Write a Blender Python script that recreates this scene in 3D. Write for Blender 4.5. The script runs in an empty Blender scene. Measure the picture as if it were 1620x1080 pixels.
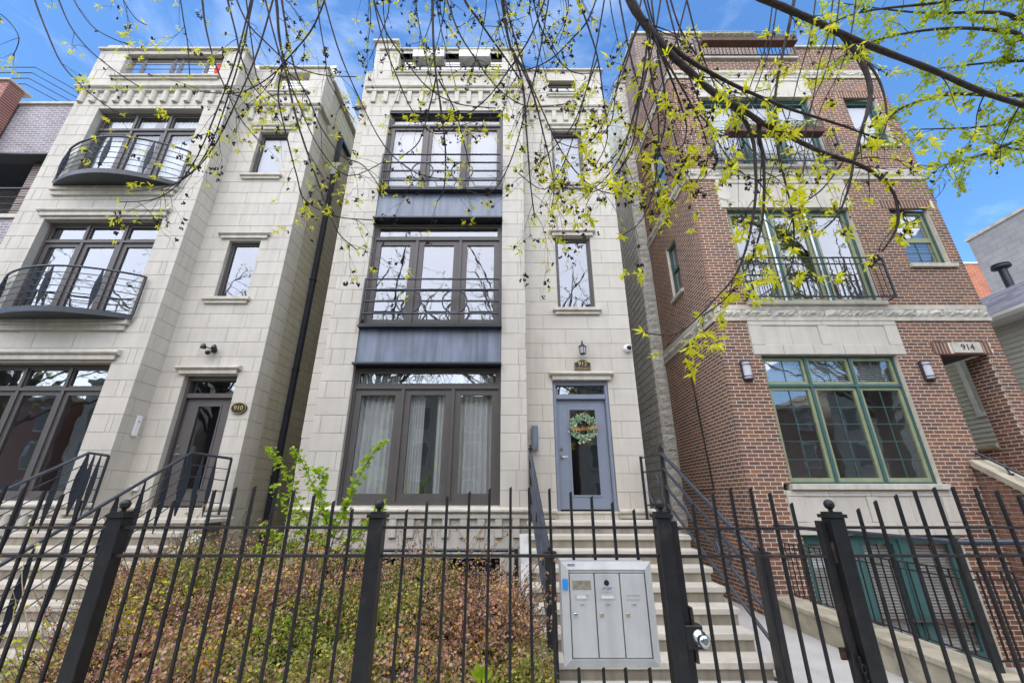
import bpy, bmesh, math, random
from math import sin, cos, pi, radians, sqrt
from mathutils import Vector, Matrix
R = random.Random(7)
S = bpy.context.scene
COL = S.collection

# ------------------------------------------------------------------ camera
EYE = 1.75
F, CX, CY = 650.0, 806.0, 540.0              # focal length and centre in photo pixels (1620 wide)
PITCH = math.atan(250 / 650.0)
cd = bpy.data.cameras.new('camera')
cam = bpy.data.objects.new('camera', cd); COL.objects.link(cam)
cam.location = (0, 0, EYE); cam.rotation_euler = (radians(90) + PITCH, 0, 0)
cd.sensor_width = 36; cd.lens = 36 * F / 1620; cd.shift_x = 4 / 1620
cd.clip_start = .05; cd.clip_end = 2000
S.camera = cam
S.render.resolution_x = 1024; S.render.resolution_y = 682

# ------------------------------------------------------------------ sky, sun, exposure
SUN_EL, SUN_AZ = radians(56), radians(196)   # behind the camera, a little to the left (azimuth from +Y, clockwise)
SUN_STRENGTH, SUN_ANGLE, SKY_STRENGTH, EXPOSURE = 2.5, radians(112), 0.145, 1.13
W = bpy.data.worlds.new('World'); S.world = W; W.use_nodes = True
nt = W.node_tree; nt.nodes.clear()
wo = nt.nodes.new('ShaderNodeOutputWorld'); bg = nt.nodes.new('ShaderNodeBackground')
sky = nt.nodes.new('ShaderNodeTexSky'); sky.sky_type = 'NISHITA'; sky.sun_disc = False
sky.sun_elevation = SUN_EL; sky.sun_rotation = SUN_AZ; sky.ozone_density = 3.0; sky.air_density = 1.0; sky.dust_density = 1.0
bg.inputs[1].default_value = SKY_STRENGTH
tc = nt.nodes.new('ShaderNodeTexCoord'); mp = nt.nodes.new('ShaderNodeMapping'); mp.inputs['Scale'].default_value = (1.0, 1.6, 3.2)
n1 = nt.nodes.new('ShaderNodeTexNoise'); n1.inputs['Scale'].default_value = 1.7; n1.inputs['Detail'].default_value = 7; n1.inputs['Roughness'].default_value = .62; n1.inputs['Distortion'].default_value = .5
cr = nt.nodes.new('ShaderNodeValToRGB'); cr.color_ramp.elements[0].position = .54; cr.color_ramp.elements[1].position = .95
cr.color_ramp.elements[1].color = (.62, .62, .62, 1)
mixc = nt.nodes.new('ShaderNodeMix'); mixc.data_type = 'RGBA'
L = nt.links
L.new(tc.outputs['Generated'], mp.inputs[0]); L.new(mp.outputs[0], n1.inputs['Vector']); L.new(n1.outputs[0], cr.inputs[0])
L.new(cr.outputs[0], mixc.inputs[0]); hs = nt.nodes.new('ShaderNodeHueSaturation'); hs.inputs['Saturation'].default_value = 1.22; L.new(sky.outputs[0], hs.inputs['Color']); L.new(hs.outputs[0], mixc.inputs[6]); mixc.inputs[7].default_value = (4.6, 5.2, 6.2, 1)
L.new(mixc.outputs[2], bg.inputs[0]); L.new(bg.outputs[0], wo.inputs[0])
sl = bpy.data.lights.new('sun', 'SUN'); sl.energy = SUN_STRENGTH; sl.angle = SUN_ANGLE; sl.color = (1, .925, .835)
so = bpy.data.objects.new('sun', sl); COL.objects.link(so)
sdir = Vector((sin(SUN_AZ) * cos(SUN_EL), cos(SUN_AZ) * cos(SUN_EL), sin(SUN_EL)))
so.rotation_euler = sdir.to_track_quat('Z', 'Y').to_euler(); so.location = (0, -8, 25)
vs = S.view_settings; vs.view_transform = 'Standard'; vs.look = 'None'; vs.exposure = EXPOSURE; vs.gamma = 1
vs.use_curve_mapping = False
S.cycles.use_denoising = True; S.cycles.max_bounces = 8; S.cycles.transparent_max_bounces = 16
S.cycles.caustics_reflective = False; S.cycles.caustics_refractive = False

# ------------------------------------------------------------------ helpers
def at(x, y, Y):                              # photo pixel at distance Y -> point in the place
    u = (x - CX) / F; v = (CY - y) / F; c, s = cos(PITCH), sin(PITCH)
    k = Y / (c - v * s)
    return Vector((u * k, Y, EYE + (s + v * c) * k))
def proj(p):
    c, s = cos(PITCH), sin(PITCH); z = p[2] - EYE; f = p[1] * c + z * s
    if f < .1: return None
    return CX + F * p[0] / f, CY - F * (-p[1] * s + z * c) / f, f

WM = {}
def link(o, parent=None, world=None, mat=None):
    world = world or Matrix.Identity(4)
    COL.objects.link(o); WM[o.name] = world
    if parent is not None:
        o.parent = parent; o.matrix_parent_inverse = WM[parent.name].inverted()
    o.matrix_basis = world
    return o
def thing(name, label, cat, loc=(0, 0, 0), group=None):
    o = bpy.data.objects.new(name, None); o.empty_display_size = .1
    link(o, None, Matrix.Translation(Vector(loc))); return tag(o, label, cat, group)
def tag(o, label=None, cat=None, group=None, kind=None):
    if label: o['label'] = label
    if cat: o['category'] = cat
    if group: o['group'] = group
    if kind: o['kind'] = kind
    return o

class MB:
    def __init__(s): s.v = []; s.f = []; s.sm = []
    def add(s, vs_, fs, smooth=False):
        b = len(s.v); s.v += [tuple(p) for p in vs_]; s.f += [tuple(b + i for i in q) for q in fs]; s.sm += [smooth] * len(fs); return s
    def box(s, x0, x1, y0, y1, z0, z1):
        return s.add([(x0, y0, z0), (x1, y0, z0), (x1, y1, z0), (x0, y1, z0), (x0, y0, z1), (x1, y0, z1), (x1, y1, z1), (x0, y1, z1)],
                     [(0, 3, 2, 1), (4, 5, 6, 7), (0, 1, 5, 4), (1, 2, 6, 5), (2, 3, 7, 6), (3, 0, 4, 7)])
    def cbox(s, x0, x1, y0, y1, z0, z1, c=.006):      # box with chamfered edges on every side
        bm = bmesh.new(); bmesh.ops.create_cube(bm, size=1)
        for v in bm.verts: v.co = Vector(((x0 + x1) / 2 + v.co.x * (x1 - x0), (y0 + y1) / 2 + v.co.y * (y1 - y0), (z0 + z1) / 2 + v.co.z * (z1 - z0)))
        bmesh.ops.bevel(bm, geom=bm.edges[:], offset=c, segments=1, affect='EDGES')
        bm.verts.index_update(); s.add([v.co for v in bm.verts], [[v.index for v in f.verts] for f in bm.faces]); bm.free(); return s
    def quad(s, a, b, c, d): return s.add([a, b, c, d], [(0, 1, 2, 3)])
    def exx(s, prof, x0, x1, smooth=False):           # (y,z) outline swept along x
        n = len(prof); vs_ = [(x0, y, z) for y, z in prof] + [(x1, y, z) for y, z in prof]
        s.add(vs_, [(i, (i + 1) % n, n + (i + 1) % n, n + i) for i in range(n)], smooth)
        return s.add(vs_, [tuple(range(n - 1, -1, -1)), tuple(range(n, 2 * n))])
    def exy(s, prof, y0, y1):                         # (x,z) outline swept along y
        n = len(prof); vs_ = [(x, y0, z) for x, z in prof] + [(x, y1, z) for x, z in prof]
        return s.add(vs_, [(i, n + i, n + (i + 1) % n, (i + 1) % n) for i in range(n)] + [tuple(range(n)), tuple(range(2 * n - 1, n - 1, -1))])
    def tube(s, pts, r, n=8, closed=False, cap=True):
        pts = [Vector(p) for p in pts]; m = len(pts)
        rr = r if isinstance(r, (list, tuple)) else [r] * m
        ref = None; vs_ = []
        for i, p in enumerate(pts):
            if closed: t = pts[(i + 1) % m] - pts[i - 1]
            else: t = pts[min(i + 1, m - 1)] - pts[max(i - 1, 0)]
            if t.length < 1e-9: t = Vector((0, 0, 1))
            t.normalize()
            if ref is None: ref = Vector((0, 0, 1)) if abs(t.z) < .9 else Vector((1, 0, 0))
            a = t.cross(ref)
            if a.length < 1e-6: a = t.orthogonal()
            a.normalize(); b = a.cross(t); ref = b
            vs_ += [p + (a * cos(2 * pi * k / n) + b * sin(2 * pi * k / n)) * rr[i] for k in range(n)]
        fs = []
        for i in range(m if closed else m - 1):
            j = (i + 1) % m
            fs += [(i * n + k, i * n + (k + 1) % n, j * n + (k + 1) % n, j * n + k) for k in range(n)]
        s.add(vs_, fs, True)
        if cap and not closed:
            s.add(vs_[:n], [tuple(range(n))]); s.add(vs_[-n:], [tuple(range(n - 1, -1, -1))])
        return s
    def lathe(s, prof, c, n=14):                      # (radius, z) outline turned about a vertical axis
        m = len(prof); vs_ = [(c[0] + r * cos(2 * pi * k / n), c[1] + r * sin(2 * pi * k / n), c[2] + z) for r, z in prof for k in range(n)]
        s.add(vs_, [(i * n + k, i * n + (k + 1) % n, (i + 1) * n + (k + 1) % n, (i + 1) * n + k) for i in range(m - 1) for k in range(n)], True)
        s.add(vs_[:n], [tuple(range(n - 1, -1, -1))]); s.add(vs_[-n:], [tuple(range(n))]); return s
    def ball(s, c, r, n=12, m=8):
        return s.lathe([(max(r * sin(pi * i / m), 1e-4), -r * cos(pi * i / m)) for i in range(m + 1)], c, n)
    def bar(s, a, b, w, d=None):                      # square bar between two points
        a = Vector(a); b = Vector(b); d = d or w; t = (b - a).normalized()
        x = t.cross(Vector((0, 1, 0)) if abs(t.y) < .9 else Vector((0, 0, 1))).normalized(); y = x.cross(t)
        vs_ = [p + x * sx * w / 2 + y * sy * d / 2 for p in (a, b) for sx, sy in ((-1, -1), (1, -1), (1, 1), (-1, 1))]
        return s.add(vs_, [(0, 3, 2, 1), (4, 5, 6, 7), (0, 1, 5, 4), (1, 2, 6, 5), (2, 3, 7, 6), (3, 0, 4, 7)])
    def mesh(s, name, mat):
        me = bpy.data.meshes.new(name); me.from_pydata(s.v, [], s.f)
        me.polygons.foreach_set('use_smooth', s.sm); me.materials.append(mat)
        me.update(); return me
    def build(s, name, mat, parent=None, world=None):
        me = s.mesh(name, mat)
        bm = bmesh.new(); bm.from_mesh(me); bmesh.ops.recalc_face_normals(bm, faces=bm.faces[:]); bm.to_mesh(me); bm.free()
        return link(bpy.data.objects.new(name, me), parent, world)
def inst(name, me, parent, world): return link(bpy.data.objects.new(name, me), parent, world)
def smooth_path(pts, k=4):
    pts = [Vector(p) for p in pts]; out = []
    for i in range(len(pts) - 1):
        p0, p1, p2, p3 = pts[max(i - 1, 0)], pts[i], pts[i + 1], pts[min(i + 2, len(pts) - 1)]
        for j in range(k):
            t = j / k
            out.append(.5 * ((2 * p1) + (p2 - p0) * t + (2 * p0 - 5 * p1 + 4 * p2 - p3) * t * t + (3 * p1 - p0 - 3 * p2 + p3) * t ** 3))
    return out + [pts[-1]]
def text_mesh(txt, size, depth, mat, name, shear=0):
    cu = bpy.data.curves.new(name, 'FONT'); cu.body = txt; cu.size = size; cu.extrude = depth; cu.align_x = 'CENTER'; cu.align_y = 'CENTER'; cu.shear = shear
    cu.resolution_u = 3
    o = bpy.data.objects.new(name, cu); COL.objects.link(o)
    dg = bpy.context.evaluated_depsgraph_get(); me = bpy.data.meshes.new_from_object(o.evaluated_get(dg))
    bpy.data.objects.remove(o); bpy.data.curves.remove(cu)
    me.materials.clear(); me.materials.append(mat); me.name = name; return me
FRONT = Matrix.Rotation(radians(90), 4, 'X')          # lettering that faces the street

# ------------------------------------------------------------------ materials
def C(r, g, b):
    f = lambda c: (c / 255 / 12.92) if c / 255 <= .04045 else ((c / 255 + .055) / 1.055) ** 2.4
    return f(r), f(g), f(b)
def pm(name, cols, rough=.8, var=.12, scale=3., bump=.0, bscale=60., metal=0., piece=0., streak=0., stain=None, spec=.5, bdist=.01, trans=0., sscale=2.3):
    """procedural surface: base colours spread over single pieces, cloudy variation, vertical weather streaks, fine relief"""
    m = bpy.data.materials.new(name); m.use_nodes = True; t = m.node_tree; N = t.nodes; K = t.links
    b = N['Principled BSDF']; geo = N.new('ShaderNodeNewGeometry')
    if not isinstance(cols[0], (tuple, list)): cols = [cols]
    def math_(op, a, c=None):
        q = N.new('ShaderNodeMath'); q.operation = op
        for i, x in enumerate((a, c)):
            if x is None: continue
            if isinstance(x, (int, float)): q.inputs[i].default_value = x
            else: K.new(x, q.inputs[i])
        return q.outputs[0]
    oi = N.new('ShaderNodeObjectInfo')
    rnd = math_('FRACT', math_('ADD', geo.outputs['Random Per Island'], oi.outputs['Random']))
    if len(cols) > 1:
        r = N.new('ShaderNodeValToRGB'); r.color_ramp.interpolation = 'LINEAR' if piece >= 0 else 'CONSTANT'
        while len(r.color_ramp.elements) < len(cols): r.color_ramp.elements.new(.5)
        for i, (e, c) in enumerate(zip(r.color_ramp.elements, cols)): e.position = i / (len(cols) - 1); e.color = (*c, 1)
        K.new(rnd, r.inputs[0]); col = r.outputs[0]
    else:
        g = N.new('ShaderNodeRGB'); g.outputs[0].default_value = (*cols[0], 1); col = g.outputs[0]
    nz = N.new('ShaderNodeTexNoise'); nz.inputs['Scale'].default_value = scale; nz.inputs['Detail'].default_value = 6
    K.new(geo.outputs['Position'], nz.inputs['Vector'])
    mr = N.new('ShaderNodeMapRange'); mr.inputs[1].default_value = .3; mr.inputs[2].default_value = .7; mr.inputs[3].default_value = 1 - var; mr.inputs[4].default_value = 1 + var
    K.new(nz.outputs[0], mr.inputs[0]); fac = mr.outputs[0]
    if piece:
        fac = math_('MULTIPLY', fac, math_('ADD', math_('MULTIPLY', math_('SUBTRACT', rnd, .5), 2 * abs(piece)), 1.0))
    if streak:
        mp_ = N.new('ShaderNodeMapping'); mp_.inputs['Scale'].default_value = (9, 9, .6); K.new(geo.outputs['Position'], mp_.inputs[0])
        n2 = N.new('ShaderNodeTexNoise'); n2.inputs['Scale'].default_value = 1.; n2.inputs['Detail'].default_value = 5; K.new(mp_.outputs[0], n2.inputs['Vector'])
        m2 = N.new('ShaderNodeMapRange'); m2.inputs[1].default_value = .38; m2.inputs[2].default_value = .72; m2.inputs[3].default_value = 1 + streak * .25; m2.inputs[4].default_value = 1 - streak
        K.new(n2.outputs[0], m2.inputs[0]); fac = math_('MULTIPLY', fac, m2.outputs[0])
    vm = N.new('ShaderNodeVectorMath'); vm.operation = 'SCALE'; K.new(col, vm.inputs[0]); K.new(fac, vm.inputs['Scale']); out = vm.outputs[0]
    if stain:
        n3 = N.new('ShaderNodeTexNoise'); n3.inputs['Scale'].default_value = sscale; n3.inputs['Detail'].default_value = 8; n3.inputs['Roughness'].default_value = .7; K.new(geo.outputs['Position'], n3.inputs['Vector'])
        m3 = N.new('ShaderNodeMapRange'); m3.inputs[1].default_value = .55; m3.inputs[2].default_value = .75; m3.inputs[4].default_value = stain[3]; K.new(n3.outputs[0], m3.inputs[0])
        mx = N.new('ShaderNodeMix'); mx.data_type = 'RGBA'; K.new(m3.outputs[0], mx.inputs[0]); K.new(out, mx.inputs[6]); mx.inputs[7].default_value = (*stain[:3], 1); out = mx.outputs[2]
    K.new(out, b.inputs['Base Color'])
    b.inputs['Roughness'].default_value = rough; b.inputs['Metallic'].default_value = metal; b.inputs['Specular IOR Level'].default_value = spec
    if bump:
        n4 = N.new('ShaderNodeTexNoise'); n4.inputs['Scale'].default_value = bscale; n4.inputs['Detail'].default_value = 8; n4.inputs['Roughness'].default_value = .65; K.new(geo.outputs['Position'], n4.inputs['Vector'])
        bp = N.new('ShaderNodeBump'); bp.inputs['Strength'].default_value = bump; bp.inputs['Distance'].default_value = bdist; K.new(n4.outputs[0], bp.inputs['Height']); K.new(bp.outputs[0], b.inputs['Normal'])
    if trans:
        tr = N.new('ShaderNodeBsdfTranslucent'); K.new(out, tr.inputs[0]); mx = N.new('ShaderNodeMixShader'); mx.inputs[0].default_value = trans
        K.new(b.outputs[0], mx.inputs[1]); K.new(tr.outputs[0], mx.inputs[2]); K.new(mx.outputs[0], N['Material Output'].inputs[0])
    return m
def glass_mat(name, tint=(.93, .95, .95), extra=.24, wav=.10):
    m = bpy.data.materials.new(name); m.use_nodes = True; t = m.node_tree; N = t.nodes; K = t.links; N.remove(N['Principled BSDF'])
    tr = N.new('ShaderNodeBsdfTransparent'); tr.inputs[0].default_value = (*tint, 1)
    gl = N.new('ShaderNodeBsdfGlossy'); gl.inputs['Roughness'].default_value = .015; gl.inputs[0].default_value = (.95, .97, 1, 1)
    fr = N.new('ShaderNodeLayerWeight'); fr.inputs[0].default_value = .5; pw_ = N.new('ShaderNodeMath'); pw_.operation = 'POWER'; pw_.inputs[1].default_value = 3.2
    ma = N.new('ShaderNodeMath'); ma.operation = 'MULTIPLY_ADD'; ma.inputs[1].default_value = .85; ma.inputs[2].default_value = extra; ma.use_clamp = True
    nz = N.new('ShaderNodeTexNoise'); nz.inputs['Scale'].default_value = 3.2; nz.inputs['Detail'].default_value = 1
    geo = N.new('ShaderNodeNewGeometry'); K.new(geo.outputs['Position'], nz.inputs['Vector'])
    bp = N.new('ShaderNodeBump'); bp.inputs['Strength'].default_value = wav; bp.inputs['Distance'].default_value = .012; K.new(nz.outputs[0], bp.inputs['Height']); K.new(bp.outputs[0], gl.inputs['Normal'])
    mx = N.new('ShaderNodeMixShader'); K.new(fr.outputs['Facing'], pw_.inputs[0]); K.new(pw_.outputs[0], ma.inputs[0]); K.new(ma.outputs[0], mx.inputs[0]); K.new(tr.outputs[0], mx.inputs[1]); K.new(gl.outputs[0], mx.inputs[2])
    K.new(mx.outputs[0], N['Material Output'].inputs[0]); return m
def brick_tex(name, c1, c2, cm, bw, bh, mortar=.012, rough=.9, axis='XZ', var=.15):
    m = bpy.data.materials.new(name); m.use_nodes = True; t = m.node_tree; N = t.nodes; K = t.links; b = N['Principled BSDF']
    geo = N.new('ShaderNodeNewGeometry'); sp = N.new('ShaderNodeSeparateXYZ'); cb = N.new('ShaderNodeCombineXYZ'); K.new(geo.outputs['Position'], sp.inputs[0])
    K.new(sp.outputs[axis[0]], cb.inputs[0]); K.new(sp.outputs[axis[1]], cb.inputs[1])
    br = N.new('ShaderNodeTexBrick'); K.new(cb.outputs[0], br.inputs['Vector']); br.inputs['Color1'].default_value = (*c1, 1); br.inputs['Color2'].default_value = (*c2, 1); br.inputs['Mortar'].default_value = (*cm, 1)
    br.inputs['Scale'].default_value = 1; br.inputs['Mortar Size'].default_value = mortar; br.inputs['Brick Width'].default_value = bw; br.inputs['Row Height'].default_value = bh; br.inputs['Bias'].default_value = 0
    nz = N.new('ShaderNodeTexNoise'); nz.inputs['Scale'].default_value = 2.; nz.inputs['Detail'].default_value = 6; K.new(geo.outputs['Position'], nz.inputs['Vector'])
    mr = N.new('ShaderNodeMapRange'); mr.inputs[1].default_value = .3; mr.inputs[2].default_value = .7; mr.inputs[3].default_value = 1 - var; mr.inputs[4].default_value = 1 + var; K.new(nz.outputs[0], mr.inputs[0])
    vm = N.new('ShaderNodeVectorMath'); vm.operation = 'SCALE'; K.new(br.outputs[0], vm.inputs[0]); K.new(mr.outputs[0], vm.inputs['Scale']); K.new(vm.outputs[0], b.inputs['Base Color'])
    b.inputs['Roughness'].default_value = rough
    bp = N.new('ShaderNodeBump'); bp.invert = True; bp.inputs['Strength'].default_value = .6; bp.inputs['Distance'].default_value = .01; K.new(br.outputs['Fac'], bp.inputs['Height']); K.new(bp.outputs[0], b.inputs['Normal'])
    return m

M = {}
M['lime'] = pm('limestone', [(.535, .495, .42), (.575, .535, .455), (.555, .515, .44), (.585, .545, .465)], .85, .05, 2.5, .25, 90, streak=.08, stain=(.38, .35, .285, .22))
M['limetrim'] = pm('limestone_trim', (.55, .51, .425), .85, .08, 3, .25, 80, streak=.16, stain=(.20, .19, .165, .5))
M['limejoint'] = pm('stone_joint', (.45, .41, .33), .95, .1, 8)
M['steel'] = pm('painted_steel', (.165, .195, .255), .36, .2, 1.4, .03, 5, streak=.42, spec=.6)
M['dark'] = pm('dark_steel', (.022, .026, .034), .42, .2, 5, .05, 40, streak=.2)
M['iron'] = pm('black_iron', (.014, .0145, .016), .42, .35, 14, .3, 120, stain=(.10, .062, .042, .5), bdist=.002, sscale=8)
M['rust'] = pm('weathered_iron', (.02, .019, .019), .5, .3, 10, .3, 100, stain=(.19, .10, .055, .85), bdist=.002, sscale=11)
M['pipe'] = pm('painted_pipe', (.04, .047, .062), .25, .2, 9, .1, 60)
M['frame'] = pm('brown_grey_frame', (.085, .074, .067), .5, .08, 5)
M['door'] = pm('blue_grey_door', (.21, .24, .30), .45, .05, 4)
M['door910'] = pm('taupe_door', (.095, .085, .078), .5, .06, 4)
M['teal'] = pm('teal_frame', (.045, .115, .11), .5, .12, 5)
M['sage'] = pm('sage_sash', (.27, .30, .17), .55, .12, 5)
M['whiteframe'] = pm('white_trim', (.72, .72, .70), .55, .06, 5)
M['brick'] = pm('brick_clay', [(.14, .073, .053), (.215, .10, .062), (.17, .08, .053), (.24, .108, .062), (.115, .066, .055), (.19, .09, .058), (.30, .132, .064)], .88, .16, 30, .35, 130, stain=(.10, .07, .06, .25))
M['mortar'] = pm('cream_mortar', (.72, .64, .51), .95, .1, 12, .3, 150)
M['rock'] = pm('rock_face_stone', [(.46, .44, .37), (.54, .51, .43)], .9, .15, 6, .6, 25, stain=(.16, .15, .11, .6), bdist=.02)
M['cmu'] = pm('painted_block', [(.47, .44, .33), (.51, .475, .36), (.49, .46, .345)], .9, .06, 2, .3, 140, streak=.08)
M['cmujoint'] = pm('block_joint', (.36, .33, .24), .95)
M['split'] = pm('split_face_block', [(.62, .60, .53), (.68, .66, .59), (.56, .54, .47)], .95, .15, 10, 1.0, 28, stain=(.36, .34, .27, .45), bdist=.05)
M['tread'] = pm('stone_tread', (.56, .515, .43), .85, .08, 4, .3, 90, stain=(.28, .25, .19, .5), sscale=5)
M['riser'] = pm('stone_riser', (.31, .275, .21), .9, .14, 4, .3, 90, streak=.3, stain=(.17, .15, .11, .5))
M['concrete'] = pm('concrete', (.50, .49, .46), .9, .08, 2, .25, 120, stain=(.30, .28, .24, .5))
M['ledge'] = pm('weathered_concrete', (.46, .41, .30), .9, .2, 4, .6, 40, stain=(.09, .08, .06, .75), bdist=.02)
M['asphalt'] = pm('asphalt', (.05, .05, .052), .92, .15, 3, .5, 200)
M['soil'] = pm('soil', (.075, .055, .04), .95, .35, 8, .9, 30, stain=(.16, .13, .09, .6), bdist=.03)
M['grassy'] = pm('parkway_grass', (.05, .08, .02), .95, .35, 6, .9, 60)
M['glass'] = glass_mat('window_glass')
M['glassdoor'] = glass_mat('door_glass', (.55, .52, .5), .22)
M['glasshi'] = glass_mat('upper_glass', (.90, .92, .94), .20)
M['glasstop'] = glass_mat('top_floor_glass', (.90, .92, .94), .09)
M['screen'] = pm('insect_screen', (.16, .165, .175), .7, .05, 5)
M['room'] = pm('room_wall', (.26, .235, .20), .9, .1, 1)
M['shade'] = pm('window_shade', (.52, .53, .55), .8, .04, 2, trans=.3)
M['curtain'] = pm('sheer_curtain', (.85, .86, .82), .85, .05, 3, trans=.3)
M['blind'] = pm('slat_blind', (.70, .70, .66), .7, .05, 4, trans=.2)
M['siding'] = pm('grey_siding', (.60, .59, .54), .7, .04, 2, piece=.04, streak=.06)
M['whitesiding'] = pm('white_siding', (.80, .80, .79), .6, .03, 2)
M['shingle'] = pm('roof_shingle', [(.10, .10, .12), (.17, .17, .20), (.22, .22, .25), (.13, .13, .15)], .95, .2, 12, .4, 90)
M['mail'] = pm('mailbox_aluminium', (.55, .555, .525), .42, .06, 6, .05, 20, metal=.1, streak=.22, stain=(.40, .385, .33, .5), sscale=7)
M['maildirty'] = pm('glue_residue', (.27, .25, .18), .9, .4, 60)
M['chrome'] = pm('satin_chrome', (.62, .62, .62), .22, .04, 5, metal=1.)
M['blacksign'] = pm('black_plaque', (.008, .008, .01), .3, .1, 5)
M['gold'] = pm('gold_lettering', (.55, .38, .12), .35, .1, 5, metal=.6)
M['brass'] = pm('dull_brass', (.46, .42, .29), .35, .1, 5, metal=.6)
M['ink'] = pm('black_lettering', (.01, .01, .01), .5)
M['blue'] = pm('blue_tape', (.02, .28, .75), .5, .03)
M['logoblue'] = pm('blue_logo', (.02, .07, .30), .5)
M['white'] = pm('white_plastic', (.78, .78, .78), .35, .03)
M['paper'] = pm('paper_label', (.75, .73, .66), .8, .05)
M['lampglass'] = pm('frosted_lamp_glass', (.80, .79, .84), .3, .03, trans=.3)
M['lampmetal'] = pm('lamp_bronze', (.05, .05, .065), .4, .1)
M['wood'] = pm('planter_wood', (.085, .035, .02), .7, .3, 6)
M['red'] = pm('red_canvas', (.55, .02, .02), .8, .1)
M['orange'] = pm('orange_lettering', (.62, .28, .06), .6)
M['bark'] = pm('ash_bark', (.055, .045, .042), .95, .35, 20, 1.0, 60, stain=(.14, .12, .11, .4), bdist=.01)
M['twig'] = pm('dark_twig', (.035, .026, .024), .9, .3, 20)
M['ashleaf'] = pm('ash_leaf', [(.84, .82, .02), (.90, .88, .03), (.76, .79, .02), (.92, .88, .05)], .5, .12, 8, trans=.5)
M['mapleleaf'] = pm('maple_leaf', [(.34, .46, .02), (.48, .58, .03), (.58, .64, .05), (.40, .50, .02)], .5, .15, 8, trans=.5)
M['seed'] = pm('dried_flower', [(.018, .012, .016), (.035, .02, .022)], .9, .3)
M['barberry'] = pm('barberry_leaf', [(.329, .135, .120), (.538, .269, .239), (.254, .224, .075), (.658, .389, .344), (.209, .164, .060), (.850, .508, .045), (.448, .239, .224), (.299, .269, .090), (.777, .538, .493), (.822, .419, .075)], .6, .15, 8, trans=.3)
M['barbgreen'] = pm('barberry_green_leaf', [(.208, .253, .052), (.327, .372, .075), (.149, .194, .045), (.594, .535, .075), (.253, .312, .075), (.446, .416, .089)], .6, .15, 8, trans=.3)
M['barbdark'] = pm('hedge_core_shade', (.06, .045, .028), .95, .4, 14, .9, 25, bdist=.05)  # dark colour standing in for the shade deep inside the hedge
M['limeleaf'] = pm('spring_leaf', [(.34, .52, .02), (.48, .62, .03), (.26, .42, .02)], .5, .12, 8, trans=.45)
M['yellowleaf'] = pm('yellow_green_leaf', [(.58, .62, .02), (.72, .70, .03), (.42, .52, .02)], .5, .12, 8, trans=.4)
M['straw'] = pm('dry_stem', (.40, .31, .20), .9, .2)
M['wreath'] = pm('wreath_leaf', [(.09, .22, .08), (.18, .33, .16), (.27, .40, .26), (.06, .14, .05), (.60, .55, .40), (.12, .26, .10)], .6, .1)
M['cable'] = pm('black_cable', (.012, .012, .014), .6)
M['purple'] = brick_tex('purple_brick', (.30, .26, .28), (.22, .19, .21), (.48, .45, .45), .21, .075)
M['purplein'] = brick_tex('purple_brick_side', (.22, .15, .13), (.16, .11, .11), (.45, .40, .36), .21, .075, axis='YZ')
M['redbrick'] = brick_tex('red_brick', (.30, .085, .06), (.24, .07, .05), (.40, .30, .25), .21, .075)
M['orangebrick'] = brick_tex('orange_brick', (.46, .15, .075), (.40, .125, .06), (.50, .30, .22), .4, .12)
M['greyblock'] = brick_tex('grey_block', (.33, .315, .31), (.37, .355, .345), (.29, .28, .27), .42, .21, .01, axis='YZ', var=.08)
M['tanstone'] = brick_tex('tan_stone', (.62, .55, .44), (.56, .49, .39), (.46, .40, .31), .8, .4)
M['soffit'] = pm('dark_soffit', (.03, .034, .05), .7, .1)

# ------------------------------------------------------------------ walls of single blocks
def rect_sub(r, o):
    x0, x1, z0, z1 = r; a0, a1, b0, b1 = o
    if a0 >= x1 or a1 <= x0 or b0 >= z1 or b1 <= z0: return [r]
    out = []
    if a0 > x0: out.append((x0, a0, z0, z1))
    if a1 < x1: out.append((a1, x1, z0, z1))
    m0, m1 = max(x0, a0), min(x1, a1)
    if b0 > z0: out.append((m0, m1, z0, b0))
    if b1 < z1: out.append((m0, m1, b1, z1))
    return out
def lay(x0, x1, z0, z1, openings, L_, h, j, zbase=None, vary=0, minw=.03, bond=None, ql=None, qr=None):
    # ql / qr = (parity, amount): at that end every other course gives way to the course round the corner
    out = []; zbase = z0 if zbase is None else zbase
    k = math.floor((z0 - zbase) / h)
    while zbase + k * h < z1 - 1e-6:
        a, b = max(z0, zbase + k * h), min(z1, zbase + (k + 1) * h)
        rr = random.Random(k * 7919 + int(x0 * 131)); off = (k % 2) * L_ / 2 if bond is None else bond[k % len(bond)] * L_
        if vary: off += rr.uniform(-vary, vary) * L_
        x = x0 - L_ + off % L_
        while x < x1:
            xl = x0 + (ql[1] if ql and k % 2 == ql[0] else 0); xr = x1 - (qr[1] if qr and k % 2 == qr[0] else 0)
            q = (max(x, xl), min(x + L_, xr), a, b); x += L_
            if q[1] - q[0] < 1e-4: continue
            ps = [q]
            for o in openings: ps = [t for p in ps for t in rect_sub(p, o)]
            for p in ps:
                if p[1] - p[0] > minw and p[3] - p[2] > minw * .8: out.append((p[0] + j / 2 * (p[0] > x0 + 1e-6), p[1] - j / 2 * (p[1] < x1 - 1e-6), p[2] + j / 2, p[3] - j / 2))
        k += 1
    return out
_bc = {}
def block_geo(w, h, d, c):
    return ([(c, 0, c), (w - c, 0, c), (w - c, 0, h - c), (c, 0, h - c), (0, c, 0), (w, c, 0), (w, c, h), (0, c, h), (0, d, 0), (w, d, 0), (w, d, h), (0, d, h)],
            [(0, 1, 2, 3), (4, 5, 1, 0), (5, 6, 2, 1), (6, 7, 3, 2), (7, 4, 0, 3), (8, 9, 5, 4), (9, 10, 6, 5), (10, 11, 7, 6), (11, 8, 4, 7)])
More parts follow.
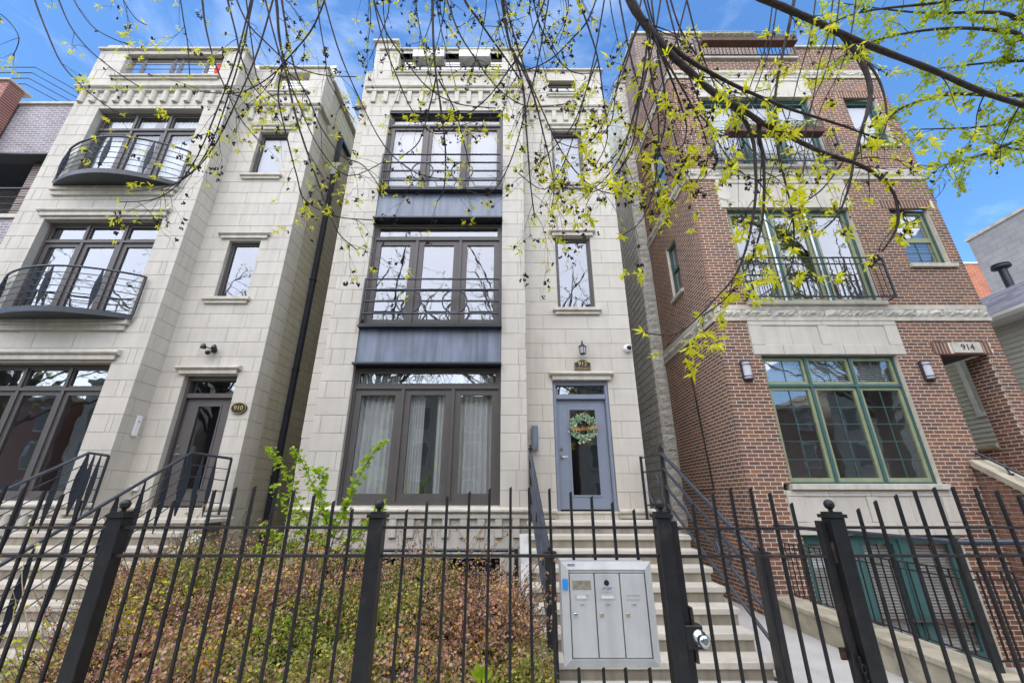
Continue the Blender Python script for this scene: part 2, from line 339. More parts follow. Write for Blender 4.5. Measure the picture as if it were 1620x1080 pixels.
class Wall:
    """a wall face: origin (ox, oy), turned by ang about z; s runs to the right seen from outside"""
    def __init__(s, parent, name, ox, oy, ang, s0, s1, z0, z1, openings, jm, thick=.25, rec=.008):
        s.o = Vector((ox, oy, 0)); s.a = ang; s.pieces = []
        s.m = Matrix.Translation(s.o) @ Matrix.Rotation(ang, 4, 'Z')
        mb = MB(); g = .006
        ops = [(a - g, b + g, c - g, d + g) for a, b, c, d in openings]
        zs = sorted({z0, z1, *[max(z0, min(z1, q)) for o in ops for q in o[2:]]})
        for za, zb in zip(zs, zs[1:]):
            if zb - za < 1e-5: continue
            segs = [(s0 + g, s1 - g, za, zb)]
            for o in ops: segs = [t for p in segs for t in rect_sub(p, o)]
            for a, b, c, d in segs:
                if b - a > 1e-4: mb.box(a, b, rec, thick, c, d)
        mb.v = [tuple(s.m @ Vector(p)) for p in mb.v]
        s.ob = mb.build(name, jm, parent); s.name = name
    def put(s, rects, mat, d=.14, c=.003, proud=0., name='stone_block'):
        for r in rects: s.pieces.append((r, mat, d, c, proud, name))
        return s
def settle(walls, limit, stuff_name):
    """the largest pieces in view become objects of their own, the rest one joined part for each wall"""
    allp = []
    for w in walls:
        nrm = w.m.to_3x3() @ Vector((0, -1, 0))
        for i, p in enumerate(w.pieces):
            (a, b, z0, z1) = p[0]; c = w.m @ Vector(((a + b) / 2, 0, (z0 + z1) / 2)); view = Vector((0, 0, EYE)) - c
            q = proj(c); facing = nrm.dot(view.normalized())
            vis = 0
            if q and facing > 0 and -15 < q[0] < 1635 and -15 < q[1] < 1085: vis = (b - a) * (z1 - z0) * facing / view.length ** 2
            allp.append((vis, w, p))
    allp.sort(key=lambda t: -t[0]); rest = {}
    for n, (vis, w, p) in enumerate(allp):
        (a, b, z0, z1), mat, d, c, proud, name = p
        if n < limit and vis > 0:
            key = (round(b - a, 3), round(z1 - z0, 3), d, c, mat.name)
            if key not in _bc:
                v, f = block_geo(b - a, z1 - z0, d, c); _bc[key] = MB().add(v, f).mesh(name, mat)
            inst(name, _bc[key], w.ob, w.m @ Matrix.Translation((a, -proud, z0)))
        else: rest.setdefault((w.ob.name, mat.name), (w, mat, name, []))[3].append(p)
    for (w, mat, name, ps) in rest.values():
        mb = MB()
        for (a, b, z0, z1), _, d, c, proud, _n in ps:
            v, f = block_geo(b - a, z1 - z0, d, c); mb.add([w.m @ Vector((x + a, y - proud, z + z0)) for x, y, z in v], f)
        me = mb.mesh(stuff_name, mat); o = link(bpy.data.objects.new(stuff_name, me), w.ob); o['kind'] = 'stuff'
def rock_strip(parent, m4, s0, s1, z0, z1, step, mat, name='rock_face_stone', depth=.035, proud=.05, seed=1):
    rr = random.Random(seed); x = s0
    while x < s1 - .02:
        e = min(s1, x + step * rr.uniform(.8, 1.25)); e = s1 if s1 - e < .15 else e
        nx, nz = max(4, int((e - x) / .045)), max(4, int((z1 - z0) / .04)); mb = MB(); vs_ = []
        for i in range(nx + 1):
            for k in range(nz + 1):
                edge = min(i, nx - i, k, nz - k)
                y = 0 if edge == 0 else -proud * (.6 if edge == 1 else 1) - rr.uniform(-1, 1) * depth
                vs_.append((x + .004 + (e - x - .008) * (i + (rr.uniform(-.25, .25) if edge else 0)) / nx, y, z0 + (z1 - z0) * (k + (rr.uniform(-.25, .25) if edge else 0)) / nz))
        fs = [(i * (nz + 1) + k, (i + 1) * (nz + 1) + k, (i + 1) * (nz + 1) + k + 1, i * (nz + 1) + k + 1) for i in range(nx) for k in range(nz)]
        mb.add([m4 @ Vector(v) for v in vs_], fs); link(bpy.data.objects.new(name, mb.mesh(name, mat)), parent); x = e

# ------------------------------------------------------------------ windows
def curtain_sheet(x0, x1, y, z0, z1, amp=.03, waves=9, seed=0):
    rr = random.Random(seed); n = waves * 6; mb = MB(); vs_ = []
    ph = [rr.uniform(.7, 1.3) for _ in range(n + 1)]
    for i in range(n + 1):
        x = x0 + (x1 - x0) * i / n; yy = y + amp * sin(2 * pi * i / 6) * ph[i]
        vs_ += [(x, yy, z0), (x + rr.uniform(-.004, .004), y + .7 * (yy - y), z1)]
    return mb.add(vs_, [(2 * i, 2 * i + 2, 2 * i + 3, 2 * i + 1) for i in range(n)], True)
def window(parent, x0, x1, z0, z1, y, fm, sm, cols=(0, 1), tz=None, fw=.055, mw=.06, sw=.075, depth=.11, glass='glass', inner='shade', munt=None, tmunt=None, name='window', tglass=None, tcols=None, room=1.2, sashes=None, inner_top=None, split=None, smt=None):
    """frame with mullions and transom; every light has its sash, pane and bars; a dark room with shades behind"""
    mb = MB(); W_ = x1 - x0
    mb.box(x0, x0 + fw, y, y + depth, z0, z1); mb.box(x1 - fw, x1, y, y + depth, z0, z1)
    mb.box(x0 + fw, x1 - fw, y, y + depth, z0, z0 + fw); mb.box(x0 + fw, x1 - fw, y, y + depth, z1 - fw, z1)
    ztop = z1 - fw
    if tz:
        mb.box(x0 + fw, x1 - fw, y - .012, y + depth, tz - mw / 2, tz + mw / 2); ztop = tz - mw / 2
    for c in cols[1:-1]:
        mb.box(x0 + W_ * c - mw / 2, x0 + W_ * c + mw / 2, y - .008, y + depth - .002, z0 + fw, ztop)
    tcols = tcols or cols
    if tz:
        for c in tcols[1:-1]: mb.box(x0 + W_ * c - mw / 2, x0 + W_ * c + mw / 2, y - .008, y + depth - .002, tz + mw / 2, z1 - fw)
    fr = mb.build(name, fm, parent)
    def light(a, b, c, d, mt, gl, s_w, screen=False):
        m_ = sm; q = MB(); yy = y + .022
        q.box(a, a + s_w, yy, yy + .05, c, d); q.box(b - s_w, b, yy, yy + .05, c, d); q.box(a + s_w, b - s_w, yy, yy + .05, c, c + s_w * 1.15); q.box(a + s_w, b - s_w, yy, yy + .05, d - s_w, d)
        q.build('sash', m_, fr)
        a2, b2, c2, d2 = a + s_w, b - s_w, c + s_w * 1.15, d - s_w
        P_ = MB().quad((a2, yy + .03, c2), (b2, yy + .03, c2), (b2, yy + .03, d2), (a2, yy + .03, d2)); me = P_.mesh('pane', M[gl]); link(bpy.data.objects.new('pane', me), fr)
        if mt:
            q = MB()
            for i in range(1, mt[0]): t = a2 + (b2 - a2) * i / mt[0]; q.box(t - .0055, t + .0055, yy + .018, yy + .028, c2, d2)
            for i in range(1, mt[1]): t = c2 + (d2 - c2) * i / mt[1]; q.box(a2, b2, yy + .019, yy + .0285, t - .0055, t + .0055)
            q.build('muntin', mt[2] if len(mt) > 2 else m_, fr)
    for i, (a, b) in enumerate(zip(cols, cols[1:])):
        xa = x0 + W_ * a + (fw if a == 0 else mw / 2); xb = x0 + W_ * b - (fw if b == 1 else mw / 2)
        s_w = sw if not sashes else sashes[i]
        if split:
            zm = z0 + (z1 - z0) * split; light(xa, xb, z0 + fw, zm + .02, munt, glass, s_w); light(xa, xb, zm + .021, ztop, munt, glass, s_w)
        else: light(xa, xb, z0 + fw, ztop, munt, glass, s_w)
    if tz:
        for a, b in zip(tcols, tcols[1:]):
            light(x0 + W_ * a + (fw if a == 0 else mw / 2), x0 + W_ * b - (fw if b == 1 else mw / 2), tz + mw / 2, z1 - fw, tmunt, tglass or glass, sw * .4 if smt is None else smt)
    yb = y + depth + .05; rm = MB()
    a, b, c, d = x0 + .01, x1 - .01, z0 + .01, z1 - .01; e = yb + room
    rm.quad((a, e, c), (b, e, c), (b, e, d), (a, e, d)); rm.quad((a, yb, c), (a, e, c), (a, e, d), (a, yb, d)); rm.quad((b, yb, c), (b, yb, d), (b, e, d), (b, e, c))
    rm.quad((a, yb, c), (b, yb, c), (b, e, c), (a, e, c)); rm.quad((a, yb, d), (a, e, d), (b, e, d), (b, yb, d)); rm.build('room', M['room'], fr)
    if inner == 'shade':
        MB().box(x0 + fw * .6, x1 - fw * .6, yb - .045, yb - .04, z0 + .03, z1 - .03).build('shade', M['shade'], fr)
    elif inner == 'curtain':
        for i, (a, b) in enumerate(zip(cols, cols[1:])):
            xa, xb = x0 + W_ * a + .05, x0 + W_ * b - .05
            curtain_sheet(xa, xa + (xb - xa) * (.93, .42, .9)[i % 3], yb + .0, z0 + .02, z1 - .1, .035, 7, i + int(x0 * 10)).build('curtain', M['curtain'], fr)
            if i % 3 == 1: curtain_sheet(xb - (xb - xa) * .3, xb, yb + .0, z0 + .02, z1 - .1, .03, 4, i + 5).build('curtain', M['curtain'], fr)
    elif inner in ('blind', 'blindtop'):
        zz = z1 - .08; lo = (inner_top if inner == 'blindtop' else z0 + .05); q = MB()
        while zz > lo:
            q.add([(x0 + .05, yb - .04, zz), (x1 - .05, yb - .04, zz), (x1 - .05, yb - .015, zz + .012), (x0 + .05, yb - .015, zz + .012), (x0 + .05, yb - .015, zz + .03), (x1 - .05, yb - .015, zz + .03)], [(0, 1, 2, 3), (3, 2, 5, 4)]); zz -= .042
        q.build('blind', M['blind'], fr)
    return fr
def roll(mb, x0, x1, y, z0, z1, out):                 # half-round moulding
    n = 7; h = (z1 - z0) / 2
    prof = [(y + .02, z0)] + [(y - out * sin(pi * i / n), z0 + h - h * cos(pi * i / n)) for i in range(n + 1)] + [(y + .02, z1)]
    return mb.exx(prof, x0, x1, False)
def ring(mb, c, rx, rz, r, n=22): return mb.tube([(c[0] + rx * cos(2 * pi * i / n), c[1], c[2] + rz * sin(2 * pi * i / n)) for i in range(n)], r, 6, True)

# ================================================================== THE SETTING
YB, YR = 7.5, 8.0
def struct(name, mb, mat): o = mb.build(name, mat); o['kind'] = 'structure'; return o
g = MB()
for x0, x1, y0, y1 in ((-600, 600, -700, -13), (-600, 600, 7.62, 900), (-600, 4.44, -1.2, 7.62), (8.08, 600, -1.2, 7.62), (4.44, 8.08, -1.2, 4.46), (4.44, 8.08, 7.50, 7.62)):
    g.quad((x0, y0, -.02), (x1, y0, -.02), (x1, y1, -.02), (x0, y1, -.02))
struct('ground', g, M['soil'])
struct('pavement', MB().box(-60, 60, -1.0, 2.25, -.3, .0), M['concrete'])
struct('parkway', MB().quad((-60, -3.0, .004), (60, -3.0, .004), (60, -1.0, .004), (-60, -1.0, .004)), M['grassy'])
struct('kerb', MB().box(-60, 60, -3.2, -3.0, -.3, .0), M['concrete'])
struct('road', MB().quad((-60, -11.2, -.13), (60, -11.2, -.13), (60, -3.2, -.13), (-60, -3.2, -.13)), M['asphalt'])
struct('far_pavement', MB().box(-60, 60, -14.0, -11.2, -.3, .0), M['concrete'])
struct('walkway', MB().box(2.8, 4.2, 2.25, 12, -.25, .012).box(.30, 2.8, 2.25, 5.2, -.25, .010), M['concrete'])
aw = MB().box(4.2, 8.0, 4.3, 7.6, -.75, -.6)
struct('areaway_floor', aw, M['concrete'])
o = MB().box(4.12, 4.44, 4.30, 7.46, -.6, .27).box(4.44, 8.08, 4.30, 4.5, -.6, .27).build('areaway_wall', M['ledge']); tag(o, 'stained low concrete wall around the basement areaway of the brick house', 'low wall')
cap = MB()
for y0, y1 in ((4.26, 5.05), (5.06, 5.85), (5.86, 6.65), (6.66, 7.47)): MB().cbox(4.08, 4.47, y0, y1, .27, .34, .012).build('coping_stone', M['ledge'], o)

# ================================================================== 912: the middle townhouse
B2 = thing('townhouse', 'pale limestone townhouse with blue-grey steel spandrels and blue-grey front door', 'townhouse', (-.7, 8, 0))
LH = .323
def lintel(p, x0, x1, z0, z1, y, out=.09):
    mb = MB(); h = (z1 - z0); mb.box(x0 + .06, x1 - .06, y - out * .55, y + .02, z0, z0 + h * .42); roll(mb, x0, x1, y, z0 + h * .42, z1, out); return mb.build('lintel', M['limetrim'], p)
def sill(p, x0, x1, z0, z1, y, out=.09):
    mb = MB(); h = z1 - z0; mb.cbox(x0, x1, y - out, y + .12, z0 + h * .5, z1, .008); mb.box(x0 + .05, x1 - .05, y - out * .55, y + .02, z0, z0 + h * .5); return mb.build('window_sill', M['limetrim'], p)
def dentils(p, x0, x1, y, z0, z1, pitch, w, out, round_=False):
    n = int((x1 - x0) / pitch); st = (x1 - x0) / n
    if round_: me = MB().lathe([(w * .5, 0), (w * .5, z1 - z0)], (0, 0, 0), 10).mesh('dentil', M['limetrim'])
    else: me = MB().cbox(-w / 2, w / 2, 0, out, 0, z1 - z0, .006).mesh('dentil', M['limetrim'])
    for i in range(n): inst('dentil', me, p, Matrix.Translation((x0 + st * (i + .5), y - (out * .25 if round_ else out - .004), z0)))
def door(p, x0, x1, z0, z1, y, fm, lm, tz, zleaf, gl, label=None, hs=-1, fw=.065):
    mb = MB(); mb.box(x0, x0 + fw, y, y + .14, z0, z1); mb.box(x1 - fw, x1, y, y + .14, z0, z1); mb.box(x0 + fw, x1 - fw, y, y + .14, z1 - fw * 1.3, z1); mb.box(x0 + fw, x1 - fw, y - .01, y + .14, tz - .04, tz + .05)
    for e in (x0, x1 - fw): mb.box(e + .012, e + fw - .012, y - .012, y, z0, z1 - .01)
    fr = mb.build('door_frame', fm, p)
    link(bpy.data.objects.new('transom_pane', MB().quad((x0 + fw, y + .08, tz + .05), (x1 - fw, y + .08, tz + .05), (x1 - fw, y + .08, z1 - fw), (x0 + fw, y + .08, z1 - fw)).mesh('transom_pane', M['glassdoor'])), fr)
    a, b, c, d = x0 + fw + .006, x1 - fw - .006, zleaf, tz - .046; yy = y + .06; ga, gb, gc, gd = gl
    q = MB(); q.box(a, ga, yy, yy + .045, c, d); q.box(gb, b, yy, yy + .045, c, d); q.box(ga, gb, yy, yy + .045, c, gc); q.box(ga, gb, yy, yy + .045, gd, d)
    for u, v, w, x in ((ga - .03, ga, gc - .03, gd + .03), (gb, gb + .03, gc - .03, gd + .03), (ga, gb, gc - .03, gc), (ga, gb, gd, gd + .03)): q.box(u, v, yy - .012, yy, w, x)
    lf = q.build('door', lm, p)
    if label: lf['label'] = label
    link(bpy.data.objects.new('pane', MB().quad((ga, yy + .02, gc), (gb, yy + .02, gc), (gb, yy + .02, gd), (ga, yy + .02, gd)).mesh('pane', M['glassdoor'])), lf)
    hx = (a + .06) if hs < 0 else (b - .06); hz = c + .92
    h = MB(); h.tube([(hx, yy, hz), (hx, yy - .05, hz)], .012); h.tube([(hx, yy - .05, hz), (hx - hs * .11, yy - .055, hz + .005)], .010); h.tube([(hx, yy, hz), (hx, yy - .012, hz)], .032, 14); h.build('handle', M['chrome'], lf)
    MB().tube([(hx, yy, hz + .15), (hx, yy - .02, hz + .15)], .027, 14).build('deadbolt', M['chrome'], lf)
    MB().cbox(x0 - .03, x1 + .03, y - .06, y + .14, z0 - .03, z0 + .012, .006).build('threshold', M['limetrim'], p)
    rm = MB(); yb = y + .2; e = yb + 2.2
    rm.quad((a, e, z0), (b, e, z0), (b, e, z1), (a, e, z1)); rm.quad((a, yb, z0), (a, e, z0), (a, e, z1), (a, yb, z1)); rm.quad((b, yb, z0), (b, yb, z1), (b, e, z1), (b, e, z0)); rm.quad((a, yb, z0), (b, yb, z0), (b, e, z0), (a, e, z0)); rm.quad((a, yb, z1), (a, e, z1), (b, e, z1), (b, yb, z1)); rm.build('hall', M['room'], p)
    return lf
def shell(p, x0, x1, yf, yb, zr, lm, rm_, roof, wl=.2, xl=0, xr=0):
    MB().box(x0 + xl, x0 + xl + wl, yf, yb, -.3, zr + .9).build('side_wall', lm, p)
    MB().box(x1 - wl - xr, x1 - xr, yf, yb, -.3, zr + .9).build('side_wall', rm_, p)
    MB().box(x0 + wl, x1 - wl, yb - .2, yb, -.3, zr + .9).build('rear_wall', rm_, p)
    MB().box(x0 + xl + wl, x1 - wl - xr, yf + .3, yb - .2, zr - .2, zr).build('roof', roof, p)

bx0, bx1 = -3.58, .32; wx0, wx1 = -2.97, -.165
ops = [(wx0, wx1, 1.66, 10.80), (-2.94, -.16, .25, .86), (-2.93, -.2, 12.15, 12.88)]
wa = Wall(B2, 'front_wall', 0, YB, 0, bx0, bx1, -.1, 13.0, ops, M['limejoint'])
wa.put(lay(bx0, bx1, -.1, 13.0, ops, .95, LH, .008, -.038, .12, ql=(1, .147), qr=(1, .147)), M['lime'])
ro = [(-3.5, .26, -1, 13.2), (1.08, 1.855, 8.93, 10.67), (1.05, 1.85, 5.585, 7.40), (.865, 1.967, 1.54, 3.985), (1.08, 1.815, 12.0, 12.53)]
wb = Wall(B2, 'recessed_wall', 0, YR, 0, -3.99, 2.54, -.1, 12.9, ro, M['limejoint'])
wb.put(lay(-3.99, 2.54, -.1, 12.9, ro, .95, LH, .008, -.062, .12), M['lime'])
wc = Wall(B2, 'bay_side_wall', bx1, YB, radians(90), 0, .5, -.1, 13.0, [], M['limejoint']); wc.put(lay(0, .5, -.1, 13.0, [], .8, LH, .008, -.038, ql=(0, .147), bond=(0,)), M['lime'])
wd = Wall(B2, 'bay_side_wall', bx0, YR, radians(-90), 0, .5, -.1, 13.0, [], M['limejoint']); wd.put(lay(0, .5, -.1, 13.0, [], .8, LH, .008, -.038, qr=(0, .147), bond=(0,)), M['lime'])
settle([wa, wb, wc, wd], 300, 'stone_blocks')
shell(B2, -3.99, 2.54, 8.25, 20, 11.9, M['cmu'], M['split'], M['concrete'])
FR3 = (0, .342, .68, 1)
window(B2, wx0, wx1, 1.66, 4.12, 7.60, M['frame'], M['frame'], FR3, 3.74, sw=.115, tcols=(0, 1), inner='curtain', glass='glass')
window(B2, wx0, wx1, 4.97, 7.465, 7.60, M['frame'], M['frame'], FR3, 7.07, sw=.115, tcols=(0, 1), inner='none', glass='glasshi')
window(B2, wx0, wx1, 8.31, 10.78, 7.60, M['frame'], M['frame'], FR3, 10.40, sw=.085, tcols=(0, 1), inner='shade', glass='glasstop')
for z0, z1 in ((4.142, 4.943), (7.487, 8.286)):
    sp = MB().box(wx0 + .004, wx1 - .004, 7.53, 7.60, z0 + .03, z1 - .03).build('spandrel_panel', M['steel'], B2)
    for z in (z0, z1 - .035): MB().box(wx0 - .012, wx1 + .012, 7.385, 7.60, z, z + .035).build('flange', M['dark'], sp)
MB().box(wx0 + .003, wx1 - .003, 7.52, 7.62, 10.74, 10.797).build('lintel_angle', M['dark'], B2)
def juliet(p, zs, zledge, y, cxs, zc, r):
    mb = MB()
    mb.box(wx0 + .012, wx1 - .012, y - .02, y + .02, zledge + .001, zledge + .03); j = mb.build('juliet_railing', M['dark'], p)
    for x in (wx0 + .03, wx1 - .03): MB().box(x - .018, x + .018, y - .021, y + .021, zledge + .03, zs[0] + .01).box(x - .018, x + .018, y + .021, 7.6, zledge + .1, zledge + .14).build('post', M['dark'], j)
    for i, z in enumerate(zs):
        segs = [(wx0 + .03, wx1 - .03)]
        if i == 2: segs = [(wx0 + .03, cxs[0] - r), (cxs[0] + r, cxs[1] - r), (cxs[1] + r, wx1 - .03)]
        for a, b in segs: MB().tube([(a, y, z), (b, y, z)], .020, 8).build('rail', M['pipe'], j)
    for c in cxs: ring(MB(), (c, y, zc), r, r * 1.03, .016).build('ring', M['pipe'], j)
juliet(B2, (5.965, 5.722, 5.461, 5.192), 4.943, 7.40, (-2.02, -1.10), 5.458, .247)
juliet(B2, (9.277, 9.035, 8.786, 8.515), 8.286, 7.40, (-2.0, -1.09), 8.776, .247)
for x0, x1, z0, z1 in ((1.08, 1.855, 8.93, 10.67), (1.05, 1.85, 5.585, 7.40)):
    window(B2, x0, x1, z0, z1, 8.07, M['frame'], M['frame'], (0, 1), sw=.03, fw=.04, inner='shade' if z0 > 8 else 'none', glass='glasstop' if z0 > 8 else 'glasshi')
lintel(B2, .93, 2.0, 10.72, 10.90, YR); sill(B2, .97, 1.97, 8.80, 8.93, YR)
lintel(B2, .92, 1.98, 7.43, 7.60, YR); sill(B2, .93, 1.97, 5.44, 5.585, YR)
lintel(B2, .80, 2.09, 3.99, 4.17, YR, .11)
door(B2, .865, 1.967, 1.54, 3.985, 8.04, M['door'], M['door'], 3.66, 1.585, (1.185, 1.69, 1.83, 3.41))
# base, cornice, parapet
mb = MB(); roll(mb, bx0 - .08, bx1 + .03, YB, 1.525, 1.63, .09); mb.box(bx0 - .05, bx1 + .02, YB - .055, YB + .02, 1.46, 1.525); mb.build('base_moulding', M['limetrim'], B2)
dentils(B2, bx0 + .02, bx1 - .06, YB, 1.165, 1.46, .278, .12, .05)
for x0, x1 in ((bx1 + .03, .86), (1.972, 2.61)):
    mb = MB(); roll(mb, x0, x1, YR, 1.50, 1.60, .09); mb.box(x0, x1 - .04, YR - .05, YR + .02, 1.44, 1.50); mb.build('base_moulding', M['limetrim'], B2)
mb = MB(); roll(mb, bx0 - .09, bx1 + .09, YB, 11.5, 11.63, .10); mb.box(bx0 - .06, bx1 + .06, YB - .06, YB + .02, 11.42, 11.5); mb.build('cornice', M['limetrim'], B2)
dentils(B2, bx0, bx1, YB, 11.06, 11.42, .285, .115, .055)
mb = MB(); roll(mb, bx1 + .09, 2.63, YR, 11.44, 11.57, .10); mb.box(bx1 + .06, 2.60, YR - .06, YR + .02, 11.36, 11.44); mb.build('cornice', M['limetrim'], B2); roll(MB(), -4.08, bx0 - .09, YR, 11.44, 11.57, .10).build('cornice', M['limetrim'], B2)
dentils(B2, bx1 + .1, 2.54, YR, 11.02, 11.36, .285, .115, .055)
MB().box(-2.97, -.16, YB - .002, YB + .03, .88, .95).build('basement_lintel', M['limetrim'], B2)
mb = MB(); mb.cbox(bx0 + .1, bx1 + .05, YB - .05, YB + .3, 13.0, 13.06, .01); mb.build('parapet_cap', M['limetrim'], B2)
MB().cbox(bx1 + .06, 2.60, YR - .05, YR + .3, 12.9, 12.96, .01).build('parapet_cap', M['limetrim'], B2)
pw = MB().box(bx0 - .004, -3.06, YB - .004, YB + .62, 13.003, 13.30).build('corner_pier', M['lime'], B2); MB().cbox(bx0 - .1, -2.98, YB - .07, YB + .7, 13.30, 13.38, .01).build('pier_cap', M['limetrim'], pw)
sill(B2, -3.05, -.05, 12.04, 12.15, YB, .07); sill(B2, 1.0, 1.92, 11.89, 12.0, YR, .07)
for x0, x1, z0, z1, y, cs in ((-2.93, -.2, 12.15, 12.88, 7.6, (-1.99, -1.13)), (1.08, 1.815, 12.0, 12.53, 8.1, (1.46,))):
    rl = MB().box(x0, x1, y + .02, y + .04, z1 - .03, z1 - .004).build('roof_railing', M['dark'], B2)
    for k in range(3): MB().tube([(x0, y, z0 + .08 + k * .15), (x1, y, z0 + .08 + k * .15)], .013, 6).build('rail', M['dark'], rl)
    for c in cs: ring(MB(), (c, y, z0 + .23), .19, .15, .012).build('ring', M['dark'], rl)
ph = MB().box(-3.3, .1, 8.85, 12, 11.9, 14.75).box(.1, 2.3, 8.85, 12, 11.9, 13.85).build('penthouse_wall', M['whitesiding'], B2)
for k in range(22):
    z = 12.0 + k * .125; MB().add([(-3.3, 8.85, z + .12), (.1 if z > 13.7 else 2.3, 8.85, z + .12), (.1 if z > 13.7 else 2.3, 8.82, z), (-3.3, 8.82, z), (-3.3, 8.85, z), (.1 if z > 13.7 else 2.3, 8.85, z)], [(0, 1, 2, 3), (3, 2, 5, 4)]).build('siding_board', M['whitesiding'], ph)
# basement opening, guard rail of the window well
MB().box(-2.94, -.16, 7.72, 7.76, .25, .86).build('basement_window', M['blacksign'], B2)
for i, (x0, x1) in enumerate(((-2.55, -1.72), (-1.33, -.5))):
    tag(MB().cbox(x0, x1, 7.38, 7.66, 12.60, 12.87, .012).box(x0 + .03, x1 - .03, 7.41, 7.63, 12.86, 12.873).box(x0 + .12, x0 + .17, 7.67, 7.71, 12.4, 12.86).box(x1 - .17, x1 - .12, 7.67, 7.71, 12.4, 12.86).build('planter_box', M['mail']), ('grey planter box in roof parapet opening above steel-spandrel house, left one', 'grey planter box in roof parapet opening above steel-spandrel house, right one')[i], 'planter', 'grey roof planter boxes')

# ================================================================== 910: the left townhouse
B1 = thing('townhouse', 'pale limestone townhouse with curved metal balconies and taupe door numbered 910', 'townhouse', (-8, 8, 0))
cx0, cx1 = -10.95, -7.07
ops = [(-10.27, -7.655, 8.42, 10.87), (-10.27, -7.66, 5.13, 7.53), (-10.27, -7.64, 1.74, 4.20), (-10.19, -7.6, 12.0, 12.86)]
wa = Wall(B1, 'front_wall', 0, YB, 0, cx0, cx1, -.1, 13.0, ops, M['limejoint']); wa.put(lay(cx0, cx1, -.1, 13.0, ops, .80, LH, .008, -.02, .08, ql=(1, .147), qr=(1, .147)), M['lime'])
ro = [(-11.6, -7.12, -1, 13.2), (-6.46, -5.72, 9.23, 10.65), (-6.44, -5.73, 5.843, 7.31), (-6.56, -5.50, 1.60, 4.10), (-6.45, -5.54, 12.11, 12.85)]
wb = Wall(B1, 'recessed_wall', 0, YR, 0, -7.2, -5.08, -.1, 13.0, ro, M['limejoint']); wb.put(lay(-7.2, -5.08, -.1, 13.0, ro, .80, LH, .008, -.03, .1, qr=(1, .147)), M['lime'])
wc = Wall(B1, 'bay_side_wall', cx1, YB, radians(90), 0, .5, -.1, 13.0, [], M['limejoint']); wc.put(lay(0, .5, -.1, 13.0, [], .8, LH, .008, -.02, 0, bond=(0,), ql=(0, .147)), M['lime'])
wd = Wall(B1, 'pier_side_wall', -5.08, YR, radians(90), 0, .53, -.1, 13.0, [], M['limejoint']); wd.put(lay(0, .53, -.1, 13.0, [], .9, LH, .008, -.03, 0, bond=(0,), ql=(0, .147)), M['lime'])
we = Wall(B1, 'bay_side_wall', cx0, YR + .3, radians(-90), 0, .8, -.1, 13.0, [], M['limejoint']); we.put(lay(0, .8, -.1, 13.0, [], .8, LH, .008, -.02, qr=(0, .147)), M['lime'])
settle([wa, wb, wc, wd, we], 300, 'stone_blocks')
wf = Wall(B1, 'alley_wall', -5.12, 8.53, radians(90), 0, 11.4, -.3, 12.9, [], M['cmujoint'], .2); wf.put(lay(0, 11.4, -.3, 12.9, [], .41, .203, .010), M['cmu'], .08, .003, name='wall_block')
settle([wf], 0, 'wall_blocks')
MB().box(cx0 + .01, cx0 + .2, 8.31, 20, -.3, 12.9).build('side_wall', M['cmu'], B1); MB().box(cx0, -5.3, 19.8, 20, -.3, 12.9).build('rear_wall', M['cmu'], B1); MB().box(cx0 + .2, -5.33, 8.3, 19.8, 11.8, 11.95).build('roof', M['concrete'], B1)
window(B1, -10.27, -7.655, 8.42, 10.86, 7.66, M['frame'], M['frame'], (0, .335, .665, 1), 10.33, sw=.10, inner='curtain', glass='glasstop')
window(B1, -10.27, -7.66, 5.13, 7.525, 7.66, M['frame'], M['frame'], (0, .335, .665, 1), 7.05, sw=.10, inner='none', glass='glasshi')
window(B1, -10.27, -7.64, 1.74, 4.195, 7.66, M['frame'], M['frame'], (0, .335, .665, 1), 3.72, sw=.085, inner='none', glass='glass', room=2.0)
window(B1, -6.46, -5.72, 9.23, 10.65, 8.09, M['frame'], M['frame'], (0, 1), sw=.03, fw=.04, inner='shade', glass='glasstop')
window(B1, -6.44, -5.73, 5.843, 7.31, 8.09, M['frame'], M['frame'], (0, 1), sw=.03, fw=.04, inner='none', glass='glasshi')
door(B1, -6.56, -5.50, 1.60, 4.10, 8.12, M['frame'], M['door910'], 3.70, 1.64, (-6.24, -5.80, 1.93, 3.50))
lintel(B1, -6.70, -5.48, 10.70, 10.86, YR); sill(B1, -6.62, -5.60, 9.09, 9.23, YR); lintel(B1, -6.70, -5.52, 7.36, 7.53, YR); sill(B1, -6.64, -5.62, 5.70, 5.843, YR); lintel(B1, -6.74, -5.44, 4.12, 4.29, YR, .11)
lintel(B1, -10.45, -7.52, 7.60, 7.80, YB); lintel(B1, -10.45, -7.50, 4.25, 4.45, YB, .11)
for z in (8.16, 4.86): sill(B1, -10.40, -7.54, z, z + .22, YB, .10)
mb = MB(); roll(mb, cx0 - .05, cx1 + .06, YB, 1.60, 1.72, .10); mb.box(cx0, cx1 + .04, YB - .06, YB + .02, 1.52, 1.60); mb.build('base_moulding', M['limetrim'], B1)
dentils(B1, cx0, cx1, YB, 1.20, 1.52, .285, .13, .05, True)
for x0, x1 in ((-7.0, -6.58), (-5.48, -5.0)):
    mb = MB(); roll(mb, x0, x1, YR, 1.56, 1.68, .10); roll(mb, x0, x1 - .04, YR, 1.47, 1.56, .07); mb.build('base_moulding', M['limetrim'], B1)
dentils(B1, -5.48, -5.08, YR, 1.15, 1.46, .2, .12, .05, True)
mb = MB(); roll(mb, cx0 - .1, cx1 + .10, YB, 11.5, 11.63, .11); roll(mb, cx0 - .07, cx1 + .07, YB, 11.41, 11.5, .07); mb.build('cornice', M['limetrim'], B1)
dentils(B1, cx0, cx1, YB, 11.06, 11.41, .285, .14, .06, True)
